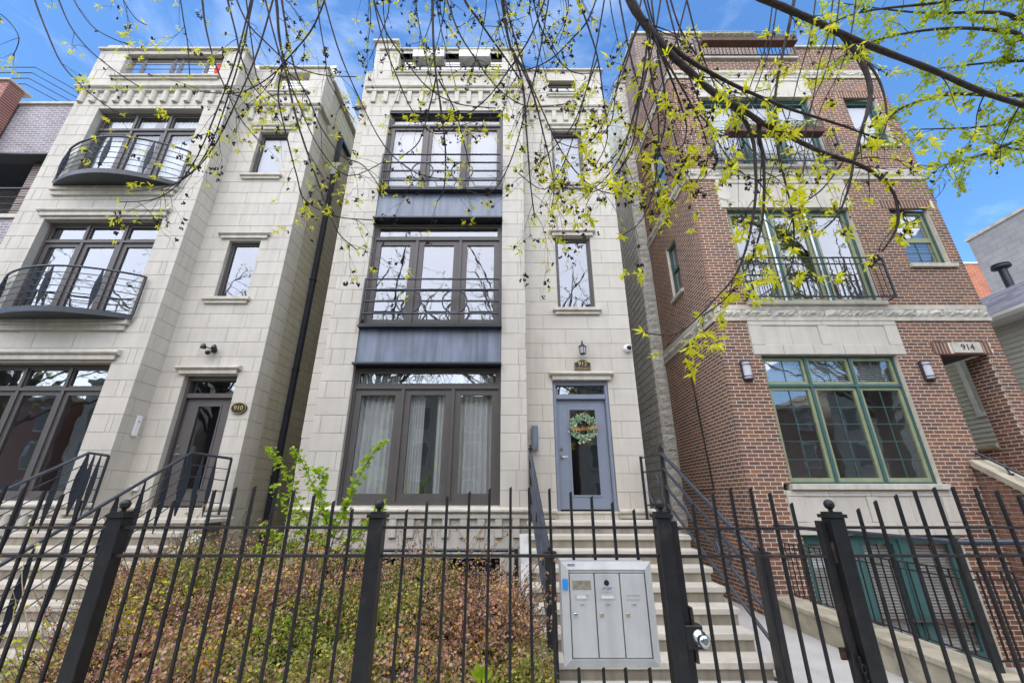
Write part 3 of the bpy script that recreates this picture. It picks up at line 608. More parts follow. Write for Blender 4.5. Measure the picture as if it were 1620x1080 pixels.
mb = MB(); roll(mb, cx1 + .10, -4.98, YR, 11.5, 11.63, .11); roll(mb, cx1 + .07, -5.02, YR, 11.41, 11.5, .07); mb.box(-5.085, -4.98, YR, 8.55, 11.5, 11.6); mb.build('cornice', M['limetrim'], B1)
dentils(B1, cx1 + .1, -5.08, YR, 11.06, 11.41, .285, .14, .06, True)
MB().cbox(cx0 - .06, cx1 + .06, YB - .06, YB + .3, 13.0, 13.07, .01).build('parapet_cap', M['limetrim'], B1); MB().cbox(cx1 + .07, -5.02, YR - .06, YR + .3, 13.0, 13.07, .01).build('parapet_cap', M['limetrim'], B1); MB().cbox(-5.30, -5.0, YR + .31, 20, 12.92, 12.98, .01).build('parapet_cap', M['limetrim'], B1)
MB().cbox(cx0 + .15, cx0 + .75, YB - .04, YB + .4, 13.07, 13.16, .01).build('pier_cap', M['limetrim'], B1)
sill(B1, -10.35, -7.5, 11.88, 12.0, YB, .09); sill(B1, -6.55, -5.45, 11.99, 12.11, YR, .08)
def blade(mb, p0, p1, w, side, th=.012):             # long lens-shaped flat baluster
    p0 = Vector(p0); p1 = Vector(p1); s_ = Vector(side).normalized(); nrm = (p1 - p0).cross(s_).normalized() * th / 2
    prof = [(0, .18), (.38, 1), (.62, 1), (1, .22)]; a = [p0.lerp(p1, t) + s_ * w * q / 2 for t, q in prof]; b = [p0.lerp(p1, t) - s_ * w * q / 2 for t, q in reversed(prof)]
    pts = a + b; n = len(pts); vs_ = [p + nrm for p in pts] + [p - nrm for p in pts]
    return mb.add(vs_, [tuple(range(n)), tuple(range(2 * n - 1, n - 1, -1))] + [(i, n + i, n + (i + 1) % n, (i + 1) % n) for i in range(n)])
def balcony(p, x0, x1, zs, y, bulge, h):
    def arc(t, z, inset=0): x = x0 + (x1 - x0) * t; return Vector((x, y - .06 - (bulge - inset) * sin(pi * t) ** .8, z))
    n = 26; mb = MB(); top = [arc(i / n, zs + .07) for i in range(n + 1)]; bot = [arc(i / n, zs - .03 - .02 * sin(pi * i / n)) for i in range(n + 1)]
    vs_ = top + bot; m = n + 1
    mb.add(vs_, [(i, i + 1, m + i + 1, m + i) for i in range(n)] + [tuple(range(m)), tuple(range(2 * m - 1, m - 1, -1))] + [(0, m, 2 * m - 1, m - 1)])
    b = mb.build('balcony', M['dark'], p)
    MB().tube([arc(i / n, zs + h) for i in range(n + 1)], .022, 8).build('handrail', M['pipe'], b)
    for k in range(1, 6): MB().tube([arc(i / n, zs + .07 + (h - .07) * k / 6) for i in range(n + 1)], .0085, 6).build('rail', M['pipe'], b)
    for t in (0.004, .055, .39, .50, .79, .996):
        a = arc(t, zs + .06); c = arc(t, zs + h); tg = (arc(min(t + .02, 1), 0) - arc(max(t - .02, 0), 0))
        q = MB()
        if t in (.004, .996): q.bar(a, c, .05, .03)
        else: blade(q, a, c, .095, Vector((.5, .85, 0)) if t in (.055,) else Vector((.62, .78, 0)))
        q.build('baluster', M['dark'], b)
balcony(B1, -10.38, -7.50, 8.40, YB, .46, .98); balcony(B1, -10.38, -7.48, 5.10, YB, .46, .93)
rl = MB().box(-10.19, -7.6, 7.62, 7.64, 12.82, 12.858).build('roof_railing', M['dark'], B1)
for k in range(4): MB().tube([(-10.19, 7.6, 12.08 + k * .17), (-7.6, 7.6, 12.08 + k * .17)], .010, 6).build('rail', M['dark'], rl)
for x in (-9.75, -8.95, -8.75, -8.05): blade(MB(), (x, 7.6, 12.0), (x, 7.6, 12.84), .1, (1, .4, 0)).build('baluster', M['dark'], rl)
ph = MB().box(-9.5, -5.4, 8.9, 12, 11.9, 14.4).build('penthouse_wall', M['whitesiding'], B1)
for k in range(19): z = 12.0 + k * .125; MB().add([(-9.5, 8.9, z + .12), (-5.4, 8.9, z + .12), (-5.4, 8.87, z), (-9.5, 8.87, z), (-9.5, 8.9, z), (-5.4, 8.9, z)], [(0, 1, 2, 3), (3, 2, 5, 4)]).build('siding_board', M['whitesiding'], ph)
mb = MB(); mb.lathe([(.02, 0), (.05, .2), (.16, .55), (.20, .9), (.12, 1.3), (.02, 1.55)], (-8.45, 8.45, 12.6), 10); mb.tube([(-8.45, 8.45, 11.95), (-8.45, 8.45, 14.25)], .02)
tag(mb.build('patio_umbrella', M['red']), 'folded red patio umbrella behind the roof parapet of the curved-balcony house', 'umbrella')
# downspout on the alley side
mb = MB(); mb.box(-5.10, -5.0, 9.25, 9.36, .3, 10.4); mb.build('downspout', M['dark'], B1); 
ds = MB().add([(-5.11, 9.14, 10.75), (-4.86, 9.14, 10.75), (-4.86, 9.47, 10.75), (-5.11, 9.47, 10.75), (-5.11, 9.2, 10.4), (-4.95, 9.2, 10.4), (-4.95, 9.41, 10.4), (-5.11, 9.41, 10.4)], [(0, 1, 2, 3), (7, 6, 5, 4), (0, 4, 5, 1), (1, 5, 6, 2), (2, 6, 7, 3), (3, 7, 4, 0)]).build('rain_hopper', M['mail'], B1)
MB().box(-5.10, -5.0, 9.25, 9.36, 10.76, 11.9).box(-5.10, -5.0, 9.37, 10.0, 11.8, 11.9).build('downspout', M['dark'], B1)
for z in (2.2, 4.6, 7.0, 9.4): MB().box(-5.11, -4.985, 9.23, 9.38, z, z + .03).build('pipe_strap', M['dark'], B1)

# ================================================================== 914: the brick house
B3 = thing('brick_house', 'dark red brick house with teal windows, stone bands and entrance numbered 914', 'house', (6.8, 8, 0))
dx0, dx1 = 4.10, 9.58
ops = [(4.87, 7.47, 2.0, 4.36), (4.72, 7.67, 4.36, 5.07), (4.73, 7.62, 1.20, 2.0), (4, 9.7, 5.07, 5.40), (4.85, 7.57, 5.49, 7.82), (4.73, 7.65, 7.82, 8.62), (4, 9.7, 8.62, 8.92), (4.85, 7.57, 9.03, 11.24), (4.73, 7.65, 11.24, 11.92), (4, 9.7, 11.92, 12.20),
       (8.47, 9.32, 6.38, 7.82), (8.45, 9.26, 9.68, 11.24), (8.32, 9.25, .8, 4.38), (8.22, 9.36, 4.38, 4.62), (4.95, 7.62, 12.70, 13.3), (4.85, 7.45, -.6, 1.2),
       (8.3, 9.5, 7.82, 8.03), (8.3, 9.45, 11.24, 11.45)]
wa = Wall(B3, 'front_wall', 0, YB, 0, dx0, dx1, -.6, 13.08, [o for o in ops if o[0] > 4.01] , M['mortar'], rec=.004)
BR = (.2032, .0677, .0125)
wa.put(lay(dx0, dx1, -.6, 13.08, ops, *BR, -.6, minw=.025, ql=(1, .1045)), M['brick'], .095, .002, name='brick')
sops = [(1.10, 1.68, 6.40, 7.85), (1.05, 1.75, 9.35, 11.0)]
wl = Wall(B3, 'side_wall', dx0, 10.3, radians(-90), 0, 2.8, -.1, 13.08, sops, M['mortar'], rec=.0025)
wl.put(lay(0, 2.8, -.1, 13.08, sops + [(-1, 4, 5.07, 5.40), (-1, 4, 8.62, 8.92), (-1, 4, 11.92, 12.2)], *BR, -.6, minw=.025, qr=(0, .1045)), M['brick'], .095, .002, name='brick')
settle([wa, wl], 300, 'bricks')
for k, (z0, z1) in enumerate(((5.07, 5.40), (8.62, 8.92), (11.92, 12.20))):
    for (m4, s0, s1) in ((Matrix.Translation((0, YB, 0)), dx0, dx1 + .02), (wl.m, 0, 2.8)):
        mb = MB(); mb.box(s0, s1, -.03, .1, z0, z0 + .075); mb.box(s0, s1, -.03, .1, z1 - .085, z1); mb.v = [tuple(m4 @ Vector(p)) for p in mb.v]
        bd = mb.build('stone_band', M['limetrim'], B3)
        rock_strip(bd, m4 @ Matrix.Translation((0, -.02, 0)), s0, s1, z0 + .075, z1 - .085, .62, M['rock'], depth=.018, proud=.035, seed=k * 3 + int(s0))
def stone_panel(x0, x1, z0, z1, y, n=2, foot=True):
    mb = MB().box(x0, x1, y + .012, y + .1, z0, z1); pn = mb.build('stone_panel', M['limetrim'], B3)
    h = z1 - z0; rows = [(z0, z0 + h * .28, 5, -.012), (z1 - h * .14, z1, 4, -.012)]
    for a, b, n_, pr in rows:
        for i in range(n_): w = (x1 - x0) / n_; MB().cbox(x0 + i * w + .003, x0 + (i + 1) * w - .003, y + pr, y + .09, a + .003, b - .003, .004).build('stone_block', M['lime'], pn)
    a, b = z0 + h * .28, z1 - h * .14; st = .26
    xs = [x0, x0 + st]; inner = (x1 - x0 - 2 * st - (n - 1) * .2) / n; x = x0 + st
    for e0, e1 in [(x0, x0 + st), (x1 - st, x1)] + [(x0 + st + inner * (i + 1) + .2 * i, x0 + st + inner * (i + 1) + .2 * (i + 1)) for i in range(n - 1)]: MB().cbox(e0 + .003, e1 - .003, y - .012, y + .09, a + .003, b - .003, .004).build('stone_block', M['lime'], pn)
    for i in range(n):
        q0 = x0 + st + i * (inner + .2)
        for j in range(2): MB().box(q0 + inner * j / 2 + .003, q0 + inner * (j + 1) / 2 - .003, y + .006, y + .09, a + .003, b - .003).build('stone_block', M['lime'], pn)
for z0, z1 in ((4.363, 5.067), (7.823, 8.617), (11.243, 11.917)): stone_panel(4.722, 7.665, z0, z1, YB - .01)
stone_panel(4.732, 7.615, 1.203, 1.90, YB - .01)
MB().cbox(4.83, 7.53, YB - .08, YB + .13, 1.905, 2.0, .01).build('window_sill', M['limetrim'], B3)
for z in (5.40, 8.92): MB().cbox(4.80, 7.62, YB - .09, YB + .13, z + .002, z + .088, .01).build('window_sill', M['limetrim'], B3)
T3 = (0, 1 / 3, 2 / 3, 1)
window(B3, 4.875, 7.465, 2.003, 4.357, 7.585, M['teal'], M['sage'], T3, 3.77, fw=.035, mw=.05, sw=.06, munt=(2, 5, M['teal']), tmunt=(2, 1, M['teal']), inner='blindtop', inner_top=3.82, glass='glass', room=2.2, smt=.05)
window(B3, 4.855, 7.565, 5.493, 7.817, 7.60, M['teal'], M['sage'], T3, None, fw=.05, mw=.12, sw=.07, inner='none', glass='glasshi', room=1.5)
for x in (5.70, 6.61): MB().box(x - .022, x + .022, 7.575, 7.60, 5.55, 7.76).build('door_track', M['chrome'], B3)
window(B3, 4.855, 7.565, 9.033, 11.237, 7.60, M['teal'], M['teal'], T3, None, fw=.05, mw=.10, sw=.06, inner='shade', glass='glasstop', munt=(2, 4, M['whiteframe']))
window(B3, 8.473, 9.317, 6.383, 7.817, 7.60, M['teal'], M['sage'], (0, 1), None, fw=.04, sw=.05, split=.45, inner='blind', glass='glasshi', munt=(2, 2, M['teal']))
window(B3, 8.453, 9.257, 9.683, 11.237, 7.60, M['teal'], M['teal'], (0, 1), None, fw=.045, sw=.05, inner='shade', glass='glasstop')
for x0, x1, z in ((8.42, 9.40, 6.29), (8.40, 9.34, 9.59)): MB().cbox(x0, x1, YB - .06, YB + .1, z, z + .09, .008).build('window_sill', M['limetrim'], B3)
sm_ = MB().cbox(0, .060, 0, .08, 0, .205, .003).mesh('soldier_brick', M['brick'])
for x0, x1, z in ((8.31, 9.5, 7.822), (8.31, 9.45, 11.242)):
    x = x0
    while x < x1 - .06: inst('soldier_brick', sm_, wa.ob, Matrix.Translation((x, YB - .004, z))); x += .0715
for x0, x1, z0, z1 in ((8.305, 9.51, 7.824, 8.026), (8.305, 9.455, 11.244, 11.446), (8.225, 9.355, 4.39, 4.612)): MB().box(x0, x1, YB + .0005, YB + .07, z0, z1).build('lintel_mortar', M['mortar'], wa.ob)
sm2 = MB().cbox(0, .056, 0, .08, 0, .225, .003).mesh('soldier_brick', M['brick']); x = 8.225
while x < 9.30:
    if not (8.545 < x < 9.15): inst('soldier_brick', sm2, wa.ob, Matrix.Translation((x, YB - .004, 4.388)))
    x += .0665
ns = MB().cbox(8.60, 9.155, YB - .03, YB + .06, 4.392, 4.612, .006).build('number_stone', M['limetrim'], B3)
inst('lettering', text_mesh('914', .175, .003, M['ink'], 'lettering'), ns, Matrix.Translation((8.88, YB - .033, 4.502)) @ FRONT)
MB().box(8.24, 9.34, YB - .006, YB + .1, 4.362, 4.386).build('steel_lintel', pm('rusty_red_lintel', (.13, .045, .035), .7), B3)
def side_window(p, X, y0, y1, z0, z1):
    w = .07; mb = MB()
    for a, b, c, d in ((y0, y0 + w, z0, z1), (y1 - w, y1, z0, z1), (y0 + w, y1 - w, z0, z0 + w), (y0 + w, y1 - w, z1 - w, z1), (y0 + w, y1 - w, (z0 + z1) / 2 - .03, (z0 + z1) / 2 + .03)): mb.box(X + .07, X + .15, a, b, c, d)
    f = mb.build('window', M['teal'], p); link(bpy.data.objects.new('pane', MB().quad((X + .1, y0 + w, z0 + w), (X + .1, y1 - w, z0 + w), (X + .1, y1 - w, z1 - w), (X + .1, y0 + w, z1 - w)).mesh('pane', M['glasshi'])), f)
    MB().box(X + .2, X + .21, y0 + .02, y1 - .02, z0, z1).build('shade', M['shade'], f); MB().cbox(X - .06, X + .12, y0 - .05, y1 + .05, z0 - .09, z0 - .002, .006).build('window_sill', M['limetrim'], f)
side_window(B3, dx0, 10.3 - 1.675, 10.3 - 1.105, 6.405, 7.845); side_window(B3, dx0, 10.3 - 1.745, 10.3 - 1.055, 9.355, 10.995)
# split-face block wing at the back of the gap
wg = MB().box(3.80, 4.3, 10.32, 19, -.3, 15.5).box(4.3, 9.3, 9.9, 19, -.3, 12.4).build('block_wing', M['split'], B3)
for k in range(76): rock_strip(wg, Matrix.Translation((0, 10.31, 0)), 3.785, 4.10, k * .2037, (k + 1) * .2037 - .006, .5, M['split'], 'split_face_block', .012, .02, 100 + k)
wk = Wall(B3, 'block_side_wall', 3.78, 15.5, radians(-90), 0, 5.2, 0, 15.5, [], M['limejoint'], .02); wk.put(lay(0, 5.19, 0, 15.5, [], .405, .2037, .012, bond=(0, .5)), M['split'], .03, .012, .01, name='split_face_block'); settle([wk], 0, 'split_face_blocks')
MB().cbox(3.74, 4.35, 10.26, 19, 15.5, 15.58, .01).build('wall_cap', M['limetrim'], B3)
MB().box(dx1 - .25, dx1, 9.0, 19, -.3, 13).box(dx1 - .25, dx1, 7.95, 9.0, 4.6, 13).build('side_wall', M['cmu'], B3)  # out of view; pale block colour chosen to bounce light onto the siding
MB().box(dx0 + .3, dx1 - .25, 8.0, 19, 12.05, 12.15).build('roof', M['concrete'], B3)
pt = MB().box(dx0 + .004, 8.1, 9.12, 14, 12.16, 16.2).build('penthouse_wall', brick_tex('washed_brick', (.17, .10, .085), (.13, .075, .065), (.40, .34, .27), .2032, .0677), B3); MB().cbox(dx0 - .05, 8.15, 9.06, 14.1, 16.2, 16.3, .01).build('parapet_cap', M['limetrim'], pt)
MB().cbox(dx0 - .05, 4.95, YB - .05, YB + .3, 13.08, 13.15, .01).build('parapet_cap', M['limetrim'], B3); MB().cbox(7.62, dx1 + .05, YB - .05, YB + .3, 13.08, 13.15, .01).build('parapet_cap', M['limetrim'], B3); MB().cbox(dx0 - .05, dx0 + .3, YB + .31, 9.05, 13.08, 13.15, .01).build('parapet_cap', M['limetrim'], B3)
MB().cbox(4.93, 7.64, YB - .07, YB + .25, 12.62, 12.70, .01).build('window_sill', M['limetrim'], B3)
def picket_rail(p, x0, x1, z0, z1, y, n, name='balcony_railing'):
    mb = MB(); mb.box(x0, x1, y - .015, y + .015, z1 - .02, z1); mb.box(x0, x1, y - .012, y + .012, z1 - .17, z1 - .15); mb.box(x0, x1, y - .015, y + .015, z0, z0 + .025)
    for x in (x0, x1): mb.box(x - .015, x + .015, y - .016, y + .016, z0, z1); mb.box(x - .012, x + .012, y + .016, 7.5, z1 - .02, z1 - .004); mb.box(x - .012, x + .012, y + .016, 7.5, z0, z0 + .02)
    r = mb.build(name, M['iron'], p); me = MB().box(-.006, .006, -.006, .006, 0, z1 - z0 - .04).mesh('baluster', M['iron'])
    for i in range(1, n): inst('baluster', me, r, Matrix.Translation((x0 + (x1 - x0) * i / n, y, z0 + .02)))
    return r
picket_rail(B3, 4.78, 7.68, 5.50, 6.42, 7.30, 26); picket_rail(B3, 4.78, 7.68, 8.98, 9.92, 7.30, 26); picket_rail(B3, 4.97, 7.60, 12.72, 13.44, 7.44, 26, 'roof_railing')
def flower_planter(x0, x1, z0, y, label):
    t = thing('planter_box', label, 'planter', ((x0 + x1) / 2, y, z0)); MB().cbox(x0, x1, y, y + .2, z0, z0 + .17, .01).build('box', M['wood'], t)
    mb = MB(); mb.box(x0 - .01, x1 + .01, y - .02, y - .008, z0 + .17, z0 + .30); q = MB()
    for i in range(300):
        x = R.uniform(x0, x1); a = R.uniform(0, 6.3); l = R.uniform(.02, .045); c = Vector((x, y + R.uniform(.0, .2), z0 + .17 + R.uniform(0, .17))); d1 = Vector((cos(a), sin(a), R.uniform(-.4, .6))) * l; d2 = d1.cross(Vector((R.random(), R.random(), 1))).normalized() * l * .4
        q.quad(c - d1, c + d2, c + d1, c - d2)
    q.build('foliage', M['limeleaf'], t)['kind'] = 'stuff'
    rl = MB()
    for k in range(24): xx = x0 + (x1 - x0) * (k + .5) / 24; ring(rl, (xx, y - .015, z0 + .24), .04, .055, .004, 10)
    rl.box(x0, x1, y - .02, y - .01, z0 + .30, z0 + .31); rl.box(x0, x1, y - .02, y - .01, z0 + .165, z0 + .175); rl.build('scroll_rail', M['iron'], t)
flower_planter(5.05, 7.25, 9.62, 7.06, 'long brown planter box with scroll rail on the top-floor balcony of the brick house'); flower_planter(5.05, 7.55, 12.95, 7.20, 'long brown planter box hung on the roof railing of the brick house')
# basement doors in the areaway
window(B3, 4.853, 7.447, -.58, 1.195, 7.60, M['teal'], M['teal'], (0, .34, .66, 1), None, fw=.05, mw=.16, sw=.08, munt=(2, 3, M['iron']), inner='blind', glass='glass')
# porch: right pier, low wall, ceiling, steps, knee wall
pr = Wall(B3, 'porch_pier', 9.25, 7.94, radians(-90), 0, .432, .0, 4.38, [], M['mortar'], rec=.004); pr.put(lay(.0, .43, 0, 4.38, [], *BR), M['brick'], .07, .003, name='brick')
lw = Wall(B3, 'porch_wall', 9.25, 8.9, radians(-90), 0, .955, 0, 2.66, [], M['mortar'], rec=.004); lw.put(lay(0, .955, 0, 2.66, [], *BR), M['brick'], .07, .003, name='brick')
kw = Wall(B3, 'knee_wall', 8.10, 7.49, radians(-90), 0, 3.2, -.6, .2, [], M['mortar'], rec=.004)
kz = lambda s: 2.30 - .72 * s
kb = []
for r in lay(0, 3.2, -.6, 2.3, [], *BR):
    if r[3] < kz(r[1]) - .01: kb.append(r)
    elif r[3] < kz(r[0]): kb.append((r[0], max(r[0] + .03, (2.30 - r[3]) / .72), r[2], r[3]))
kw.put(kb, M['brick'], .07, .003, name='brick')
settle([pr, lw, kw], 160, 'bricks')
mb = MB(); prof = [(7.49, -.6), (7.49, 2.28), (4.29, -.02), (4.29, -.6)]; vs_ = [(8.112, y, z) for y, z in prof] + [(8.34, y, z) for y, z in prof]
mb.add(vs_, [(0, 1, 2, 3), (7, 6, 5, 4), (0, 4, 5, 1), (1, 5, 6, 2), (2, 6, 7, 3), (3, 7, 4, 0)]).build('knee_wall_core', M['mortar'], B3)
mb = MB(); pr_ = [(7.47, 2.29), (7.47, 2.40), (4.2, .045), (4.2, -.06)]; vs_ = [(8.05, y, z) for y, z in pr_] + [(8.40, y, z) for y, z in pr_]
mb.add(vs_, [(0, 1, 2, 3), (7, 6, 5, 4), (0, 4, 5, 1), (1, 5, 6, 2), (2, 6, 7, 3), (3, 7, 4, 0)]).build('knee_wall_cap', M['ledge'], B3)
mb = MB(); mb.tube([(8.26, 7.55, 2.56), (8.26, 4.4, .29)], .022, 10); mb.build('handrail', M['pipe'], B3)
for y in (7.1, 5.6, 4.6): z = 2.40 - .72 * (7.47 - y); MB().tube([(8.26, y, z), (8.26, y + .02, z + .06), (8.26, y + .05, z + .14)], .013).tube([(8.26, y, z), (8.26, y, z + .02)], .04, 12).build('rail_bracket', M['pipe'], B3)
for k in range(9): MB().cbox(8.36, 9.24, 4.6 + k * .29, 7.6, k * .18, k * .18 + .18, .008).build('step', M['tread'], B3)
MB().box(8.36, 9.5, 7.6, 9.3, 1.3, 1.62).build('porch_floor', M['concrete'], B3); MB().box(8.34, 9.56, 7.62, 9.3, 4.5, 4.6).build('porch_ceiling', M['soffit'], B3); MB().box(8.36, 9.3, 9.3, 9.4, 1.6, 4.5).build('porch_back_wall', M['redbrick'], B3); MB().box(8.20, 8.315, 7.62, 9.3, .8, 4.5).build('porch_side_wall', M['redbrick'], B3)
MB().cbox(9.20, 9.56, 7.95, 9.0, 2.66, 2.74, .008).build('porch_wall_cap', M['ledge'], B3)
mb = MB(); mb.tube(smooth_path([(4.07, 8.95, 4.85), (4.07, 8.85, 4.0), (4.07, 8.78, 3.0), (4.07, 8.70, 1.95)], 4), .013, 6)
tag(mb.tube([(4.07, 8.70, 1.95), (4.07, 9.3, 1.93), (4.07, 10.25, 1.92)], .011, 6).build('cable', M['cable']), 'black cable running down the side of the brick house', 'cable')

# ================================================================== front steps and their railings
def flight(name, label, x0, x1, ytop, ztop, n, tread=.29, rise=.18, landing_to=8.0, wide=None):
    t = thing(name, label, 'steps', ((x0 + x1) / 2, ytop - n * tread, 0))
    for k in range(n + 1):
        z = ztop - k * rise; y = ytop - k * tread; a, b = (x0, x1) if (k or not wide) else wide
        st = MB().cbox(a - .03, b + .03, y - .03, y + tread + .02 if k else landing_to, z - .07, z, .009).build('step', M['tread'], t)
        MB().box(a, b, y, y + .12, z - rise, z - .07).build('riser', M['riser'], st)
    mb = MB(); pts = [(ytop + .12, 0)] + [(ytop + .12, ztop - .08)] + [(landing_to, ztop - .08), (landing_to, 0)]
    mb.box(x0 + .02, x1 - .02, ytop + .121, landing_to - .002, 0, ztop - .072)
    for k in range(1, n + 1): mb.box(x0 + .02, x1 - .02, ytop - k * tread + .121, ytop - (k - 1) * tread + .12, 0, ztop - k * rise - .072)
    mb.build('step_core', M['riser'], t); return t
flight('front_steps', 'sandstone steps climbing to the blue-grey door', .32, 2.77, 7.30, 1.42, 8, landing_to=7.99)
flight('front_steps', 'wide sandstone steps climbing to the door numbered 910', -7.75, -5.10, 7.26, 1.46, 8, landing_to=7.99, wide=(-7.75, -4.95))
def cheek(x0, x1, label):
    mb = MB(); pr_ = [(7.25, -.1), (7.25, 1.24), (4.75, -.30)]; vs_ = [(x0, y, z) for y, z in pr_] + [(x1, y, z) for y, z in pr_]
    tag(mb.add(vs_, [(0, 1, 2), (5, 4, 3), (0, 3, 4, 1), (1, 4, 5, 2), (2, 5, 3, 0)]).build('cheek_wall', M['concrete']), label, 'wall')
cheek(-5.085, -4.90, 'sloping concrete cheek wall beside the steps of the house numbered 910'); cheek(.16, .305, 'sloping concrete cheek wall left of the steps to the blue-grey door')
def newel(mb, x, y, z0, z1, w=.055):
    mb.box(x - w / 2, x + w / 2, y - w / 2, y + w / 2, z0, z1); mb.box(x - w * .65, x + w * .65, y - w * .65, y + w * .65, z1, z1 + .02); mb.lathe([(.012, 0), (.012, .02)], (x, y, z1 + .02)); mb.ball((x, y, z1 + .055), .024); return mb
def stair_rail(x, xb, label, side):
    t = thing('stair_railing', label, 'railing', (xb, 5.05, 0)); yt, yb_ = 7.27, 5.05
    newel(MB(), x, yt, 1.42, 2.56).build('newel_post', M['iron'], t); newel(MB(), xb, yb_, .0, 1.20, .11).build('newel_post', M['iron'], t)
    for i, (za, zb) in enumerate(((2.50, 1.14), (2.25, .88), (1.97, .58), (1.68, .30))):
        MB().tube([(x, yt, za), (xb, yb_, zb)], .029 if i == 0 else .021, 10).build('rail', M['pipe'], t)
    for tt in (.33, .66):
        c = Vector((x, yt, 2.11)).lerp(Vector((xb, yb_, .73)), tt); mb = MB(); n = 20; sl = Vector((0, yb_ - yt, -1.38)).normalized()
        mb.tube([c + sl * .15 * cos(2 * pi * i / n) * 1.25 + Vector((0, 0, 1)) * .15 * sin(2 * pi * i / n) for i in range(n)], .016, 6, True); mb.build('ring', M['pipe'], t)
    xe = x + side * .17; q = MB().box(xe - .02, xe + .02, 7.86, 7.90, 1.42, 2.50); q.build('wall_post', M['iron'], t)
    for z in (2.47, 2.22, 1.66): MB().tube([(x, yt, z), (xe, 7.88, z)], .013, 8).build('rail', M['iron'], t)
    mb = MB(); n = 18; c = Vector(((x + xe) / 2, (yt + 7.88) / 2, 1.94)); d = Vector((xe - x, 7.88 - yt, 0)).normalized()
    mb.tube([c + d * .17 * cos(2 * pi * i / n) + Vector((0, 0, .26)) * sin(2 * pi * i / n) for i in range(n)], .013, 6, True).build('ring', M['pipe'], t)
stair_rail(2.60, 2.76, 'black iron stair railing with rings, nearer the brick house', -1); stair_rail(.36, .44, 'black iron stair railing seen end-on beside the hedge', .35)
def blade_rail(x, label, wall):
    t = thing('stair_railing', label, 'railing', (x, 5, 0)); y0, z0, y1, z1 = 7.27, 2.50, 4.55, .84
    MB().tube([(x, y1, z1), (x, y0, z0), wall], .024, 10).build('handrail', M['pipe'], t)
    for k in range(1, 5): MB().tube([(x, y1, z1 - k * .19), (x, y0, z0 - k * .19)], .008, 6).build('rail', M['pipe'], t)
    for k in range(1, 5): MB().tube([(x, y0, z0 - k * .19), (wall[0], wall[1], wall[2] - k * .19)], .008, 6).build('rail', M['pipe'], t)
    for f in (0.0, .13, .28, .42, .60, .74, .93):
        y = y0 + (y1 - y0) * f; z = z0 + (z1 - z0) * f; lo = z - (1.02 if f else 1.0); w = .125 if f in (0.0, .42, .93) else .075
        blade(MB(), (x, y, lo), (x, y, z - .01), w, (.75, .66, 0), .035 if w > .12 else .012).build('baluster', M['dark'], t)
    for f in (.3, .62):
        p = Vector((x, y0, z0)).lerp(Vector(wall), f); blade(MB(), p - Vector((0, 0, 1.0)), p, .075, (.75, .66, 0)).build('baluster', M['dark'], t)
    MB().bar(Vector(wall) - Vector((0, 0, .95)), wall, .03).build('wall_post', M['dark'], t)
blade_rail(-5.46, 'black stair railing with lens-shaped balusters before the 910 door', (-5.08, 7.78, 2.45)); blade_rail(-7.22, 'black stair railing with lens-shaped balusters below the large ground-floor window', (-7.02, 7.44, 2.47))
# guard rail of the window well under the middle bay
t = thing('guard_rail', 'low black pipe rail around the window well behind the hedge', 'railing', (-2, 6.7, 0))
for z in (1.06, .76): MB().tube([(-4.3, 6.95, z), (-3.9, 6.7, z), (.10, 6.7, z)], .025, 10).build('rail', M['pipe'], t)
for x in (-3.9, -2.0, .10): MB().box(x - .03, x + .03, 6.67, 6.73, 0, 1.08).build('post', M['iron'], t)
ring(MB(), (-3.2, 6.7, .55), .16, .2, .014).build('ring', M['pipe'], t)

# ================================================================== street fence, gate, mailbox
YF = 2.40
def fpost(mb, x, top=1.66, w=.076):
    mb.cbox(x - w / 2, x + w / 2, YF - w / 2, YF + w / 2, -.02, top, .004); mb.box(x - w * .62, x + w * .62, YF - w * .62, YF + w * .62, top, top + .018); mb.box(x - w * .45, x + w * .45, YF - w * .45, YF + w * .45, top + .018, top + .03); mb.lathe([(.011, 0), (.011, .016)], (x, YF, top + .03)); mb.ball((x, YF, top + .066), .026, 14, 10); return mb
_pk = {}
def picket(t, x, z0, z1, y=YF):
    z0, z1 = round(z0, 3), round(z1, 3)
    if (z0, z1) not in _pk:
        w = .0068; mb = MB(); h = z1 - z0
        mb.add([(-w, -w, 0), (w, -w, 0), (w, w, 0), (-w, w, 0), (-w, -w, h - .010), (w, -w, h), (w, w, h), (-w, w, h - .010)], [(0, 3, 2, 1), (4, 5, 6, 7), (0, 1, 5, 4), (1, 2, 6, 5), (2, 3, 7, 6), (3, 0, 4, 7)]); _pk[(z0, z1)] = mb.mesh('picket', M['iron'])
    inst('picket', _pk[(z0, z1)], t, Matrix.Translation((x, y, z0)) @ Matrix.Rotation(radians(R.uniform(-.25, .25)), 4, 'Y') @ Matrix.Rotation(radians(R.uniform(-4, 4)), 4, 'Z'))
def wave(u): return 1.655 + .165 * sin(pi * u) ** .85
def panel(t, xa, xb, n, box=None, rust='iron', y=YF):
    for z in (1.612, 1.478, .16):
        if box and z == 9: continue
        MB().box(xa, xb, y - .017, y + .017, z - .0065, z + .0065).build('rail', M['rust'], t)
    st = (xb - xa) / (n + 1)
    for i in range(1, n + 1):
        x = xa + st * i; top = wave(i / (n + 1))
        if box and box[0] - .01 < x < box[1] + .01: picket(t, x, .06, box[2] - .005, y); picket(t, x, box[3] + .003, top, y)
        else: picket(t, x, .06, top, y)
MBX = (.262, .722, 1.008, 1.455)
X0, X1, X2, X3, X4 = -3.46, -2.085, -.706, .815, 1.735
t = thing('iron_fence', 'black iron picket fence with arched tops before the hedge, ending at the mailbox', 'fence', (-.7, YF, 0))
for x in (X0, X1, X2, X3): fpost(MB(), x).build('fence_post', M['iron'], t)
